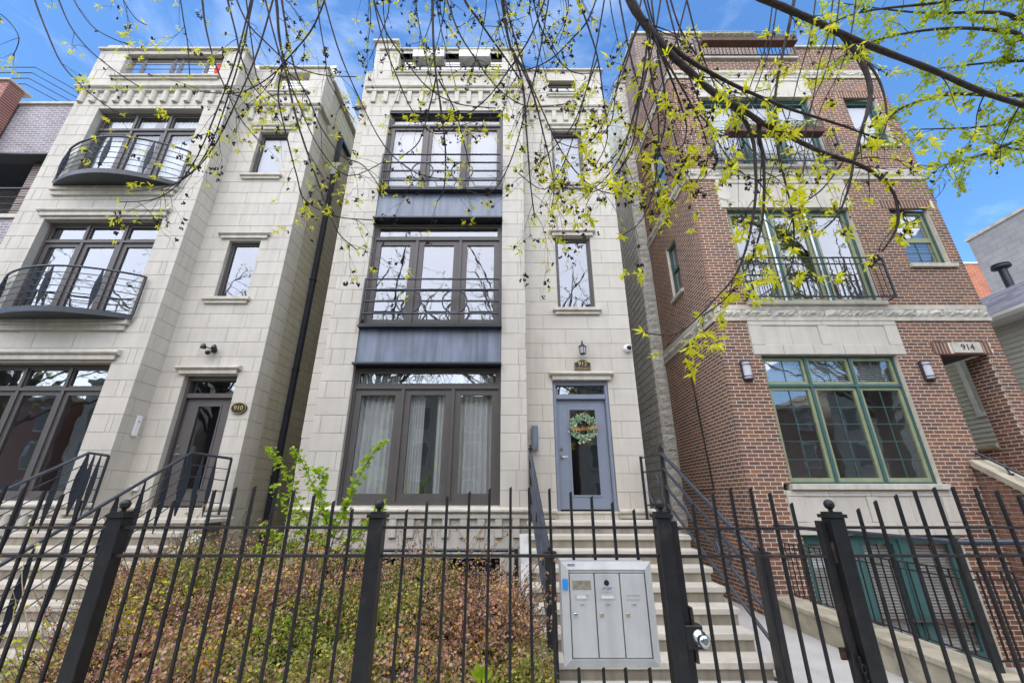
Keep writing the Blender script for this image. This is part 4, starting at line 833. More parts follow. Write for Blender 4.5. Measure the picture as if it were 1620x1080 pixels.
panel(t, X0 - 1.37, X0 - .033, 11); panel(t, X0 + .033, X1 - .033, 11); panel(t, X1 + .033, X2 - .033, 11); panel(t, X2 + .033, X3 - .033, 12, MBX)
t = thing('iron_fence', 'black iron picket fence to the right of the gate', 'fence', (3, YF, 0))
for x in (X4, X4 + 1.42, X4 + 2.84): fpost(MB(), x).build('fence_post', M['iron'], t)
for k in range(2): panel(t, X4 + .033 + 1.42 * k, X4 + 1.387 + 1.42 * k, 11)
gt = thing('iron_gate', 'black iron picket gate with round door knob, at the foot of the sandstone steps', 'gate', (1.3, YF, 0))
ga, gb = X3 + .045, X4 - .048; yg = YF + .012
for x, w in ((ga + .018, .036), (gb - .018, .036)): MB().cbox(x - w / 2, x + w / 2, yg - .018, yg + .018, .05, 1.645, .003).build('stile', M['iron'], gt)
for z in (1.606, 1.474, .16): MB().box(ga + .036, gb - .036, yg - .016, yg + .016, z - .0065, z + .0065).build('rail', M['rust'], gt)
for i in range(1, 7): picket(gt, ga + .036 + (gb - ga - .072) * i / 7, .06, wave(i / 7), yg)
lk = MB().cbox(ga - .005, ga + .085, yg - .035, yg + .03, 1.075, 1.175, .004).box(ga + .036, ga + .05, yg - .03, yg + .03, 1.02, 1.25).build('lock_box', M['rust'], gt)
kn = MB(); kx, kz_ = ga + .062, 1.125
def ylathe(mb, prof, c, n=18):
    vs_ = [(c[0] + r * cos(2 * pi * k / n), c[1] - y, c[2] + r * sin(2 * pi * k / n)) for r, y in prof for k in range(n)]; m = len(prof)
    mb.add(vs_, [(i * n + k, i * n + (k + 1) % n, (i + 1) * n + (k + 1) % n, (i + 1) * n + k) for i in range(m - 1) for k in range(n)], True); mb.add(vs_[-n:], [tuple(range(n))]); return mb
ylathe(kn, [(.036, 0), (.036, .006), (.018, .012), (.014, .03), (.020, .036), (.027, .046), (.028, .058), (.022, .068), (.012, .070)], (kx, yg - .035, kz_)); kn.build('knob', M['chrome'], lk)
for z in (1.45, .35): MB().box(gb - .004, X4 - .03, yg - .02, yg - .006, z, z + .09).tube([(gb + .008, yg - .02, z - .004), (gb + .008, yg - .02, z + .094)], .008).build('hinge', M['rust'], gt)
MB().box(gb - .06, gb + .012, yg + .016, yg + .03, 1.02, 1.07).build('latch_plate', M['rust'], gt)
mb = MB()
for k in range(17): ring(mb, (gb - .01 + .022 * sin(k * .25), yg - .03 - .006 * (k % 2), 1.03 - k * .030), .010 if k % 2 else .004, .019, .003, 10)
tag(mb.build('chain', M['iron']), 'short black chain hanging by the gate hinge post', 'chain')
# mailbox
t = thing('mailbox', 'grey metal mailbox with three tall doors set into the iron fence', 'mailbox', ((MBX[0] + MBX[1]) / 2, YF, 1.0))
x0, x1, z0, z1 = MBX; yf = YF - .028; fwm = .036
body = MB().box(x0 + .01, x1 - .01, yf + .012, yf + .20, z0 + .008, z1 - .008).build('body', M['mail'], t)
mb = MB()
o4 = [(x0, z0), (x1, z0), (x1, z1), (x0, z1)]; i4 = [(x0 + fwm, z0 + fwm), (x1 - fwm, z0 + fwm), (x1 - fwm, z1 - fwm), (x0 + fwm, z1 - fwm)]
for k in range(4):
    a, b, c, d = o4[k], o4[(k + 1) % 4], i4[(k + 1) % 4], i4[k]
    q = MB().add([(a[0], yf + .004, a[1]), (b[0], yf + .004, b[1]), (c[0], yf - .012, c[1]), (d[0], yf - .012, d[1]), (a[0], yf + .02, a[1]), (b[0], yf + .02, b[1]), (c[0], yf + .011, c[1]), (d[0], yf + .011, d[1])], [(0, 1, 2, 3), (4, 7, 6, 5), (0, 4, 5, 1), (2, 6, 7, 3), (0, 3, 7, 4), (1, 5, 6, 2)]); q.build('bezel', M['mail'], t)
xa, xb, za, zb = x0 + fwm + .002, x1 - fwm - .002, z0 + fwm + .003, z1 - fwm - .018
MB().cbox(xa, xb, yf - .006, yf + .011, zb + .003, z1 - fwm - .001, .002).build('hood', M['mail'], t)
dw = (xb - xa) / 3
for i in range(3):
    a, b = xa + dw * i + .003, xa + dw * (i + 1) - .003
    dr = MB().cbox(a, b, yf - .008, yf + .011, za, zb, .0025).build('mail_door', M['mail'], t); mid = (a + b) / 2 - .004; yd = yf - .008
    ylathe(MB(), [(.0105, -.001), (.0105, .004), (.008, .007), (.003, .007)], (a + .022, yd, za + (zb - za) * .50), 14).build('lock', M['chrome'] if i == 0 else M['brass'], dr)
    zc = za + (zb - za) * .715
    mb = MB().box(mid - .034, mid + .034, yd - .003, yd, zc - .011, zc - .008).box(mid - .034, mid + .034, yd - .003, yd, zc + .008, zc + .011).box(mid - .034, mid - .031, yd - .003, yd, zc - .008, zc + .008).box(mid + .031, mid + .034, yd - .003, yd, zc - .008, zc + .008); mb.build('name_slot', M['mail'], dr)
    if i < 2: MB().box(mid - .026 if i == 0 else mid - .031, mid + .02 if i == 0 else mid + .031, yd - .0018, yd - .0004, zc - .0075, zc + .0075).build('name_card', M['paper'], dr)
    MB().box(mid - .011, mid + .011, yd - .005, yd, zc - .030, zc - .026).box(mid - .011, mid - .008, yd - .004, yd, zc - .040, zc - .030).box(mid + .008, mid + .011, yd - .004, yd, zc - .040, zc - .030).build('finger_pull', M['mail'], dr)
    if i == 1:
        ylathe(MB(), [(.013, 0), (.013, .002), (.010, .0025), (.0098, .0018)], (mid, yd, za + (zb - za) * .885), 16).build('peep_hole', M['ink'], dr)
        zl = za + (zb - za) * .815; pl = MB().box(mid - .036, mid + .036, yd - .002, yd, zl - .0135, zl + .0135).build('maker_plate', M['mail'], dr)
        inst('lettering', text_mesh('u\'F', .017, .0004, M['logoblue'], 'lettering', .25), dr, Matrix.Translation((mid - .018, yd - .0026, zl)) @ FRONT)
        for k in range(2): MB().box(mid - .001, mid + .028 - .008 * k, yd - .0026, yd - .002, zl + .002 - k * .007, zl + .005 - k * .007).build('print_line', M['logoblue'], dr)
    if i == 0: MB().box(a + .012, b - .016, yd - .0012, yd - .0002, za + (zb - za) * .80, za + (zb - za) * .915).build('glue_patch', M['maildirty'], dr)
MB().box(x0 + .003, x0 + fwm - .006, yf - .014, yf - .0125, z1 - .125, z1 - .077).build('blue_tape', M['blue'], t)
st_ = MB().box(x0 + .03, x0 + .075, yf - .0065, yf - .005, z1 - .024, z1 - .008).build('sticker', M['paper'], t)
for k in range(2): MB().box(x0 + .034, x0 + .07, yf - .0075, yf - .0066, z1 - .014 - .006 * k, z1 - .011 - .006 * k).build('print_line', M['logoblue'], t)
# areaway fence of the brick house
t = thing('areaway_fence', 'short black fence on the stained low wall beside the brick house', 'fence', (4.3, 5.8, .34)); xa = 4.30
for y, w in ((7.25, .035), (5.85, .05), (4.40, .05)): MB().box(xa - w / 2, xa + w / 2, y - w / 2, y + w / 2, .34, 1.16 if y > 7 else 1.40).build('fence_post', M['rust'], t)
for z in (1.12, 1.05, .42): MB().box(xa - .012, xa + .012, 4.40, 7.25, z - .006, z + .006).box(xa, 7.9, 4.388, 4.412, z - .0065, z + .0065).build('rail', M['rust'], t)
MB().tube([(xa, 7.3, 1.36), (xa, 4.40, 1.37), (xa + .05, 4.36, 1.37), (7.9, 4.36, 1.37)], .026, 10).build('handrail', M['pipe'], t)
me = MB().box(-.006, .006, -.006, .006, 0, .70).mesh('picket', M['iron'])
y = 7.14
while y > 4.45: inst('picket', me, t, Matrix.Translation((xa, y, .42))); y -= .112
x = xa + .11
while x < 7.9: inst('picket', me, t, Matrix.Translation((x, 4.40, .42))); x += .112
for i in range(5):
    pts = [(xa + R.uniform(-.03, .03), 5.2 + i * .25 + q * .06, 1.07 + R.uniform(-.07, .07)) for q in range(6)]
    MB().tube(smooth_path(pts, 3), .004, 5).build('dry_vine', M['straw'], t)

# ================================================================== fixtures on the houses
t = thing('wall_lantern', 'small black lantern above the plaque numbered 912', 'lantern', (1.49, 7.97, 4.5)); lx, ly, lz = 1.49, 7.86, 4.52
mb = MB(); mb.box(lx - .03, lx + .03, 7.985, 8.0, lz + .02, lz + .16); mb.tube(smooth_path([(lx, 7.985, lz + .12), (lx, 7.93, lz + .26), (lx, ly, lz + .27), (lx, ly, lz + .21)], 4), .008, 8); mb.build('bracket', M['blacksign'], t)
mb = MB(); mb.lathe([(.012, .21), (.03, .19), (.085, .145), (.09, .135)], (lx, ly, lz), 4); mb.lathe([(.058, 0), (.066, .008), (.06, .016)], (lx, ly, lz - .02), 4)
for a in range(4): q = a * pi / 2; mb.bar((lx + .058 * cos(q), ly + .058 * sin(q), lz), (lx + .078 * cos(q), ly + .078 * sin(q), lz + .14), .010)
mb.build('cage', M['blacksign'], t); MB().lathe([(.050, .0), (.068, .135)], (lx, ly, lz), 4).build('lamp_glass', M['lampglass'], t)
t = thing('number_plaque', 'black plaque lettered 912 above the blue-grey door', 'plaque', (1.49, 8, 4.2)); px, pz = 1.487, 4.315
pf = [(-.165, -.105), (.165, -.105), (.165, .045), (.12, .052), (.085, .075), (.05, .10), (0, .105), (-.05, .10), (-.085, .075), (-.12, .052), (-.165, .045)]
MB().exy([(px + a, pz + b) for a, b in pf], 7.97, 7.995).build('plate', M['blacksign'], t); 
mb = MB(); 
for a, b in zip(pf, pf[1:] + pf[:1]): mb.bar((px + a[0] * .95, 7.968, pz + a[1] * .92), (px + b[0] * .95, 7.968, pz + b[1] * .92), .006)
mb.build('gold_border', M['gold'], t)
inst('lettering', text_mesh('912', .125, .002, M['gold'], 'lettering'), t, Matrix.Translation((px, 7.966, pz + .012)) @ FRONT); inst('lettering', text_mesh('N HERMITAGE AVE.', .034, .001, M['gold'], 'lettering'), t, Matrix.Translation((px, 7.966, pz - .07)) @ FRONT)
t = thing('number_plaque', 'black oval plaque lettered 910 beside the taupe door', 'plaque', (-5.33, 8, 3.35)); px, pz = -5.30, 3.42
el = lambda k: [(px + .155 * k * cos(2 * pi * i / 28), pz + .115 * k * sin(2 * pi * i / 28)) for i in range(28)]
MB().exy(el(1), 7.965, 7.995).build('plate', M['blacksign'], t); MB().tube([(a, 7.964, b) for a, b in el(.93)], .005, 6, True).build('gold_border', M['gold'], t); inst('lettering', text_mesh('910', .125, .002, M['gold'], 'lettering'), t, Matrix.Translation((px, 7.962, pz)) @ FRONT)
t = thing('security_camera', 'white round security camera at the edge of the middle townhouse', 'camera', (2.45, 7.98, 4.6)); c = (2.44, 7.955, 4.66)
ylathe(MB(), [(.085, -.045), (.085, .0), (.06, .03), (.03, .04)], (c[0], c[1], c[2]), 18).build('housing', M['white'], t); MB().ball((c[0] + .015, c[1] - .02, c[2] + .005), .052, 16, 10).build('lens_dome', M['blacksign'], t)
t = thing('flood_light', 'black twin flood light with sensor above the 910 door', 'lamp', (-6.1, 7.97, 4.6)); c = Vector((-6.10, 7.93, 4.63))
ylathe(MB(), [(.06, -.065), (.06, -.03), (.02, 0)], tuple(c), 16).build('base', M['blacksign'], t)
for dx, dz in ((-.15, .05), (.07, .03)): q = c + Vector((dx, -.06, dz)); MB().tube([c, q], .012).lathe([(.02, .05), (.05, .0), (.055, -.05), (.05, -.055)], tuple(q), 12).build('lamp_head', M['blacksign'], t)
MB().ball(tuple(c + Vector((-.03, -.06, -.09))), .05).build('sensor', M['blacksign'], t)
t = thing('intercom', 'slim white intercom box on the side of the stone bay', 'intercom', (-7.05, 7.83, 3.0)); MB().cbox(-7.068, -7.03, 7.78, 7.88, 2.86, 3.24, .006).build('body', M['white'], t); MB().box(-7.029, -7.026, 7.82, 7.84, 3.12, 3.14).build('button', M['ink'], t)
tag(MB().cbox(-6.92, -6.78, 7.93, 7.996, 1.90, 2.0, .008).build('junction_box', M['white']), 'small white junction box low on the wall left of the 910 door', 'box')
tag(MB().cbox(.43, .54, 7.88, 7.996, 2.62, 3.07, .006).box(.45, .52, 7.874, 7.88, 2.66, 3.03).build('entry_panel', M['steel']), 'narrow dark grey entry panel left of the blue-grey door', 'panel')
for x, lb in ((4.50, 'frosted half-round wall lamp near the left corner of the brick house'), (7.92, 'frosted half-round wall lamp between the large green window and the 914 entrance')):
    t = thing('wall_lamp', lb, 'lamp', (x, 7.45, 3.9), 'half-round wall lamps on the brick house'); n = 14; z0, z1 = 3.87, 4.20; w = .085
    arc = [(x + w * cos(pi * i / n), 7.495 - .10 * sin(pi * i / n)) for i in range(n + 1)]
    mb = MB(); mb.add([(a, b, z0) for a, b in arc] + [(a, b, z1) for a, b in arc], [(i, i + 1, n + 2 + i, n + 1 + i) for i in range(n)], True); mb.build('lamp_glass', M['lampglass'], t)
    for zz in (z0 - .02, z1): 
        a2 = [(x + (w + .012) * cos(pi * i / n), 7.495 - .115 * sin(pi * i / n)) for i in range(n + 1)]; MB().add([(a, b, zz) for a, b in a2] + [(a, b, zz + .02) for a, b in a2], [(i, i + 1, n + 2 + i, n + 1 + i) for i in range(n)] + [tuple(range(n + 1)), tuple(range(2 * n + 1, n, -1))]).build('cap', M['lampmetal'], t)
    for zz in (z0 + .045, z1 - .06): MB().tube([(x + (w + .006) * cos(pi * i / n), 7.495 - .107 * sin(pi * i / n), zz) for i in range(n + 1)], .007, 6).build('band', M['lampmetal'], t)
    MB().box(x - w - .012, x - w, 7.44, 7.50, z0, z1).build('back_plate', M['lampmetal'], t)
# wreath on the door
t = thing('wreath', 'green leafy wreath with orange Welcome lettering on the blue-grey door', 'wreath', (1.435, 8.05, 3.06)); wc_ = Vector((1.435, 8.06, 3.055)); mb = MB()
for i in range(620):
    a = R.uniform(0, 2 * pi); rr = R.gauss(.185, .035); p = wc_ + Vector((rr * cos(a), R.uniform(-.05, .0), rr * sin(a) * 1.05)); d = (Vector((cos(a), 0, sin(a))) * R.uniform(.1, 1) + Vector((-sin(a), R.uniform(-.7, .1), cos(a))) * R.choice((-1, 1)) * R.uniform(.3, 1)).normalized() * R.uniform(.035, .07); q = d.cross(Vector((R.uniform(-.4, .4), -1, R.uniform(-.4, .4)))).normalized() * d.length * .28
    mb.add([p, p + d * .5 + q, p + d, p + d * .5 - q], [(0, 1, 2, 3)])
mb.build('foliage', M['wreath'], t)['kind'] = 'stuff'
MB().tube([wc_ + Vector((.185 * cos(2 * pi * i / 20), -.01, .19 * sin(2 * pi * i / 20))) for i in range(20)], .02, 6, True).build('wicker_ring', M['twig'], t)
inst('lettering', text_mesh('Welcome', .125, .004, M['orange'], 'lettering', .3), t, Matrix.Translation((1.44, 7.99, 3.03)) @ Matrix.Rotation(radians(-8), 4, 'Y') @ FRONT)

# ================================================================== neighbours
P = thing('brick_house', 'lavender-grey brick house with dark recessed balcony at the left edge', 'house', (-13.5, 8.2, 0)); pb = MB()
px1 = -11.02
MB().box(-17, px1, 8.1, 8.4, 10.05, 11.72).build('front_wall', M['purple'], P); MB().box(-17, px1, 8.1, 8.4, -.2, 8.0).build('front_wall', M['purple'], P); MB().box(-17, px1, 10.0, 10.2, 8.0, 11.7).build('balcony_back_wall', M['purple'], P)
MB().cbox(-17, px1, 8.04, 8.45, 11.72, 11.80, .01).build('parapet_cap', M['limetrim'], P); MB().box(-17, px1, 8.41, 9.99, 10.5, 10.6).build('balcony_ceiling', M['soffit'], P); MB().box(-17, px1, 8.095, 8.42, 10.0, 10.045).build('steel_lintel', M['dark'], P)
MB().box(-17, px1, 8.04, 10, 8.0, 8.10).build('balcony_floor', M['limetrim'], P); MB().box(-17, px1, 8.45, 20, 11.3, 11.4).build('roof', M['concrete'], P); MB().box(px1 - .02, px1, 8.4, 20, -.2, 11.6).build('side_wall', M['purplein'], P)
MB().box(-12.55, -12.3, 8.45, 9.99, 8.1, 10.5).build('balcony_pier', M['purplein'], P)
window(P, -14.2, -12.75, 8.3, 9.9, 9.93, M['dark'], M['whiteframe'], (0, .5, 1), None, inner='shade', glass='glasshi')
bl = MB().box(-17, px1, 8.15, 8.18, 8.95, 8.98).build('balcony_railing', M['dark'], P)
for k in range(3): MB().tube([(-17, 8.17, 8.3 + k * .2), (px1, 8.17, 8.3 + k * .2)], .012, 6).build('rail', M['dark'], bl)
rb = MB().box(-20, -13.25, 7.7, 8.05, 9.9, 12.1).build('red_brick_bay', M['redbrick'], P); MB().cbox(-20, -13.2, 7.64, 8.2, 12.1, 12.17, .01).build('parapet_cap', M['limetrim'], P)
for k in range(4): MB().tube([(-20, 8.0, 12.4 + k * .22), (-13.3, 8.0, 12.4 + k * .22), (-12.5, 9.2, 12.4 + k * .22)], .012, 6).build('roof_rail', M['rust'], P)
H = thing('siding_house', 'grey clapboard house with shingle roof and white gutter at the right edge', 'house', (12, 9, 0)); hx = 11.3
hw = MB().box(hx + .02, hx + .2, 7.3, 16, -.2, 5.5).box(hx + .2, 14.5, 7.3, 7.5, -.2, 5.5).build('side_wall', M['siding'], H); bd = MB().add([(hx + .019, 7.3, .112), (hx + .019, 16, .112), (hx - .004, 16, 0), (hx - .004, 7.3, 0), (hx + .019, 7.3, 0), (hx + .019, 16, 0)], [(0, 1, 2, 3), (3, 2, 5, 4)]).mesh('siding_board', M['siding'])
for k in range(49): inst('siding_board', bd, hw, Matrix.Translation((0, 0, k * .112)))
MB().box(10.98, hx, 7.1, 16, 5.46, 5.49).build('soffit', M['whiteframe'], H); MB().box(10.96, 10.98, 7.1, 16, 5.44, 5.60).build('fascia', M['whiteframe'], H)
gp = [(10.95, 5.62), (10.83, 5.62), (10.82, 5.55), (10.86, 5.48), (10.95, 5.47)]; MB().exy(gp, 7.1, 16).build('gutter', M['whiteframe'], H)
rf = MB().add([(10.88, 7.0, 5.62), (12.5, 7.0, 6.69), (12.5, 16.2, 6.69), (10.88, 16.2, 5.62), (14.2, 7.0, 5.6), (14.2, 16.2, 5.6)], [(0, 1, 2, 3), (1, 4, 5, 2)]).build('roof', M['shingle'], H); sh = MB().box(0, .15, 0, .30, 0, .012).mesh('shingle', M['shingle'])
rest = MB(); ang = math.atan2(1.07, 1.62)
for k in range(13):
    for i in range(30):
        y = 7.0 + i * .305 + (k % 2) * .15; w4 = Matrix.Translation((10.89 + k * .125, y, 5.634 + k * .125 * 1.07 / 1.62)) @ Matrix.Rotation(-ang, 4, 'Y')
        if 7.0 < y < 10.5: inst('shingle', sh, rf, w4)
        else:
            b_ = MB().box(0, .15, 0, .30, 0, .012); rest.add([w4 @ Vector(p) for p in b_.v], b_.f)
link(bpy.data.objects.new('shingles', rest.mesh('shingles', M['shingle'])), rf)['kind'] = 'stuff'
wd_ = MB().box(hx - .03, hx + .03, 9.05, 9.20, 3.6, 5.2).box(hx - .03, hx + .03, 9.21, 9.8, 3.6, 3.7).box(hx - .03, hx + .03, 9.8, 9.9, 3.6, 5.2).build('window', M['whiteframe'], H); link(bpy.data.objects.new('pane', MB().quad((hx - .012, 9.2, 3.7), (hx - .012, 9.8, 3.7), (hx - .012, 9.8, 5.2), (hx - .012, 9.2, 5.2)).mesh('pane', M['glass'])), wd_)
fl = MB().tube([(12.95, 9.4, 6.0), (12.95, 9.4, 7.42)], .085, 12).build('flue_pipe', M['dark'], H); MB().lathe([(.10, 0), (.19, .03), (.19, .07), (.12, .09), (.19, .10), (.17, .14), (.02, .16)], (12.95, 9.4, 7.40), 14).build('flue_cap', M['dark'], fl)
G = thing('block_building', 'tall grey concrete block building far behind the clapboard house', 'building', (18, 12, 0))
MB().box(17, 26, 3, 12.9, 0, 10.68).build('wall', M['greyblock'], G); MB().box(16.95, 26, 2.95, 12.95, 10.68, 10.78).build('parapet_cap', M['limetrim'], G)
MB().box(14.5, 16.9, 7.6, 15, 0, 7.42).build('low_wing', M['greyblock'], G); MB().box(14.45, 16.9, 7.55, 15.05, 7.42, 7.50).build('wing_cap', M['whiteframe'], G)
O_ = thing('orange_building', 'orange brick building far behind, beside the grey block building', 'building', (23, 22, 0)); MB().box(19, 28.2, 20, 30, 0, 14.1).build('wall', M['orangebrick'], O_); MB().box(18.95, 28.25, 19.95, 30, 14.1, 14.2).build('parapet_cap', M['whiteframe'], O_)
# houses across the street (seen mirrored in the windows)
fh = [('redbrick', 'red brick house'), ('tanstone', 'tan stone house'), ('redbrick', 'dark-windowed red brick house'), ('tanstone', 'long tan stone house')]
for i in range(9):
    x0 = -44 + i * 9.9; x1 = x0 + 9.0; h = (9.2, 10.6, 8.4, 9.8)[i % 4]; m = fh[i % 4][0]; lb = fh[i % 4][1] + ' across the street, ' + ('first', 'second', 'third', 'fourth', 'fifth', 'sixth', 'seventh', 'eighth', 'ninth')[i] + ' in the mirrored row from the left'
    t = thing('far_house', lb, 'house', ((x0 + x1) / 2, -17, 0)); MB().box(x0, x1, -28, -17, -.1, h).build('wall', M[m], t); MB().box(x0 - .15, x1 + .15, -28.1, -16.85, h, h + .3).build('cornice', M['limetrim'], t)
    for fl_ in range(3):
        for k in range(3):
            xc = x0 + (x1 - x0) * (k + .5) / 3; zb_ = 1.3 + fl_ * 2.75
            w_ = MB().box(xc - .62, xc + .62, -17.0, -16.93, zb_ - .1, zb_ + 1.85).build('window', M['whiteframe'], t); MB().box(xc - .52, xc + .52, -16.93, -16.90, zb_, zb_ + 1.75).build('pane', M['room'], w_)

# ================================================================== plants
def leaf(mb, p, d, w, fold=.25, up=None):
    d = Vector(d); s_ = d.cross(up or Vector((R.uniform(-1, 1), R.uniform(-1, 1), R.uniform(.2, 1)))).normalized() * w; n = s_.cross(d).normalized() * w * fold
    mb.add([p, p + d * .42 + s_ + n, p + d, p + d * .42 - s_ + n, p + d * .45], [(0, 4, 1), (1, 4, 2), (0, 3, 4), (3, 2, 4)])
def rdir(): 
    while 1:
        v = Vector((R.uniform(-1, 1), R.uniform(-1, 1), R.uniform(-1, 1)))
        if .05 < v.length < 1: return v.normalized()
# barberry hedge: mounds between the fence and the middle house
hd = thing('barberry_hedge', 'reddish-brown barberry hedge filling the bed behind the iron fence', 'hedge', (-2, 4.6, 0))
mounds = [(-3.6, 5.15, .45, .78, .8, .74), (-2.9, 5.0, .45, .95, .95, .73), (-1.9, 4.9, .42, 1.0, .95, .70), (-.95, 4.85, .42, .95, .95, .68), (-.25, 4.75, .36, .62, .85, .60), (-2.95, 4.0, .22, .85, .75, .58), (-2.1, 3.8, .2, 1.0, .8, .55), (-.9, 3.8, .2, 1.0, .8, .52), (-3.75, 4.35, .10, .5, .6, .40), (.05, 4.2, .15, .38, .6, .42)]
core = MB()
for (x, y, z, a, b, c) in mounds:
    n, m = 14, 9; vs_ = []
    for i in range(m + 1):
        for k in range(n): q = R.uniform(.58, .72); th = pi * i / m; vs_.append((x + a * q * sin(th) * cos(2 * pi * k / n), y + b * q * sin(th) * sin(2 * pi * k / n), z + c * q * cos(th)))
    core.add(vs_, [(i * n + k, i * n + (k + 1) % n, (i + 1) * n + (k + 1) % n, (i + 1) * n + k) for i in range(m) for k in range(n)])
core.build('dark_core', M['barbdark'], hd)  # solid dark filler, painted as the shade in gaps between leaves
mb = MB(); mg = MB(); tw = MB()
patch = lambda p: sin(p.x * 3.1 + 1.3 * sin(p.z * 4.7)) + sin(p.z * 5.3 + p.x * 1.7) + .8 * sin(p.y * 4.1 - p.x * 2.3)
for q in range(150000):
    x, y, z, a, b, c = mounds[R.randrange(len(mounds))]; d = rdir()
    if d.y > .35: d.y = -d.y
    if d.z < -.3: d.z = -d.z
    k = .72 + .34 * R.random() ** .8 + .05 * sin(d.x * 9 + x) * cos(d.z * 8)
    p = Vector((x + a * k * d.x, y + b * k * d.y, z + c * (1.06 + .10 * sin(x * 5 + d.x * 6) + .08 * sin(d.y * 9 + x * 3)) * k * d.z))
    if p.z < .02 or (sin(p.x * 23 + 2 * sin(p.z * 17)) * sin(p.z * 27 + p.y * 9) > .45 and R.random() < .8 and k > .85): continue
    l = R.uniform(.016, .036); leaf(mg if patch(p) + R.gauss(0, 1.1) > .40 else mb, p, rdir() * l, l * .40)
for q in range(1500):                                   # arching shoots above the mounds
    x, y, z, a, b, c = mounds[R.randrange(6)]; d = rdir(); d.z = abs(d.z) + .35; d.normalize(); p = Vector((x + a * .9 * d.x, y + b * .9 * d.y, z + c * .9 * d.z)); v = (d + Vector((R.uniform(-.5, .5), R.uniform(-.5, .5), .5))).normalized(); ln = R.uniform(.08, .34) * (1 + 1.1 * (R.random() < .22)); pts = []
    for i in range(6): pts.append(p.copy()); p = p + v * ln / 5; v = (v + Vector((0, 0, -.12)) + rdir() * .12).normalized()
    tw.tube(pts, [.003, .003, .0025, .002, .002, .0015], 4, cap=False)
    for i in range(int(ln * 70)):
        s_ = pts[R.randrange(1, 6)]; l = R.uniform(.014, .026); leaf(mb, s_ + rdir() * .008, rdir() * l, l * .36)
mb.build('foliage', M['barberry'], hd)['kind'] = 'stuff'; mg.build('green_foliage', M['barbgreen'], hd)['kind'] = 'stuff'; tw.build('shoots', M['twig'], hd)['kind'] = 'stuff'
# tall light-green shrub
def shoot(tw, lf, pts, r0, leafl, dens, wf=.40, tipstart=.25, spread=.06):
    pts = smooth_path(pts, 5); m = len(pts); tw.tube(pts, [r0 * (1 - .75 * i / m) for i in range(m)], 5)
    for i in range(m):
        if i / m < tipstart: continue
        for k in range(dens):
            dd = rdir(); dd.z = dd.z * .5 + .15; l = leafl * R.uniform(.6, 1.15) * (1 - .3 * i / m); leaf(lf, pts[i] + rdir() * spread * R.random(), dd.normalized() * l, l * wf)
sb = thing('spring_shrub', 'tall light-green shrub with thin stems in front of the large ground-floor window', 'shrub', (-2.6, 5.4, 0)); tw, lf = MB(), MB()
base = at(515, 905, 5.6); base.z = .2
for pts in ([(515, 900), (500, 850), (470, 790), (445, 740), (425, 712)], [(517, 890), (522, 830), (500, 780), (480, 735), (462, 715)], [(520, 880), (540, 820), (560, 770), (585, 725), (606, 700)], [(518, 880), (490, 850), (460, 820), (432, 770)], [(522, 890), (560, 850), (590, 820), (606, 800)], [(515, 900), (480, 880), (440, 850), (415, 838)], [(516, 895), (560, 880), (600, 860)], [(515, 905), (470, 905), (430, 880), (400, 870)], [(516, 900), (545, 895), (575, 880)], [(515, 905), (490, 890), (460, 860)], [(520, 850), (505, 800), (512, 760), (500, 745)]):
    yy = 5.55 + R.uniform(-.15, .15); shoot(tw, lf, [base] + [at(x, y, yy + R.uniform(-.06, .06)) for x, y in pts], .008, .095, 12, .36, .3, .08)
tw.build('stems', M['twig'], sb); lf.build('foliage', M['limeleaf'], sb)['kind'] = 'stuff'
# low yellow-green growth in the bed
for i, (x, y, Y, n, r, lb) in enumerate(((60, 1040, 4.0, 260, .35, 'low yellow-green plant at the lower left of the bed'), (200, 980, 4.1, 260, .28, 'yellow-green plant clinging beside the stair-side fence post'), (330, 1040, 3.7, 160, .22, 'small yellow-green clump at the foot of the hedge'), (440, 880, 5.2, 260, .30, 'light green growth on top of the hedge under the tall shrub'), (690, 905, 4.7, 140, .20, 'bright green tuft on top of the hedge behind the fence post'), (440, 1000, 4.0, 200, .25, 'green tuft low in the hedge, left of the middle fence post'))):
    c = at(x, y, Y); t = thing('bed_plant', lb, 'plant', (c.x, c.y, 0), 'green plants in the hedge bed'); lf, tw = MB(), MB()
    for k in range(n):
        p = c + Vector((R.gauss(0, r * .6), R.gauss(0, r * .35), R.gauss(0, r * .42))); l = R.uniform(.022, .048); dd = rdir(); dd.z = abs(dd.z) * .6; leaf(lf, p, dd * l, l * .36)
        if k % 14 == 0: tw.tube(smooth_path([(c.x + R.uniform(-.05, .05), c.y, .0), (c.x, c.y, c.z * .5), p], 3), .003, 4)
    lf.build('foliage', M['yellowleaf'] if i in (0, 1, 2) else M['limeleaf'], t)['kind'] = 'stuff'; tw.build('stems', M['twig'], t)
c = at(962, 1072, 2.9); c = at(762, 1072, 3.0); t = thing('seedling', 'single bright green seedling with broad leaves low behind the fence', 'plant', (c.x, c.y, 0)); lf = MB()
for k in range(6): a = k * 1.05; leaf(lf, c, Vector((cos(a) * .07, -.03, .05 + .05 * sin(a))), .028, .2, Vector((0, -1, .3)))
lf.build('foliage', M['limeleaf'], t); MB().tube([(c.x, c.y + .02, 0), c], .004, 5).build('stem', M['twig'], t)
# dry grass stems by the left steps
t = thing('dry_grass', 'pale dry grass stems beside the steps of the house numbered 910', 'grass', (-4.7, 4.6, 0)); mb = MB()
for k in range(70):
    x = R.uniform(-4.9, -3.9); y = R.uniform(4.2, 5.2); a = R.uniform(-.5, .5); h = R.uniform(.4, 1.0); mb.tube(smooth_path([(x, y, 0), (x + a * .3, y + R.uniform(-.1, .1), h * .6), (x + a * .9, y + R.uniform(-.2, .2), h)], 3), .0028, 4)
mb.build('stems', M['straw'], t)['kind'] = 'stuff'
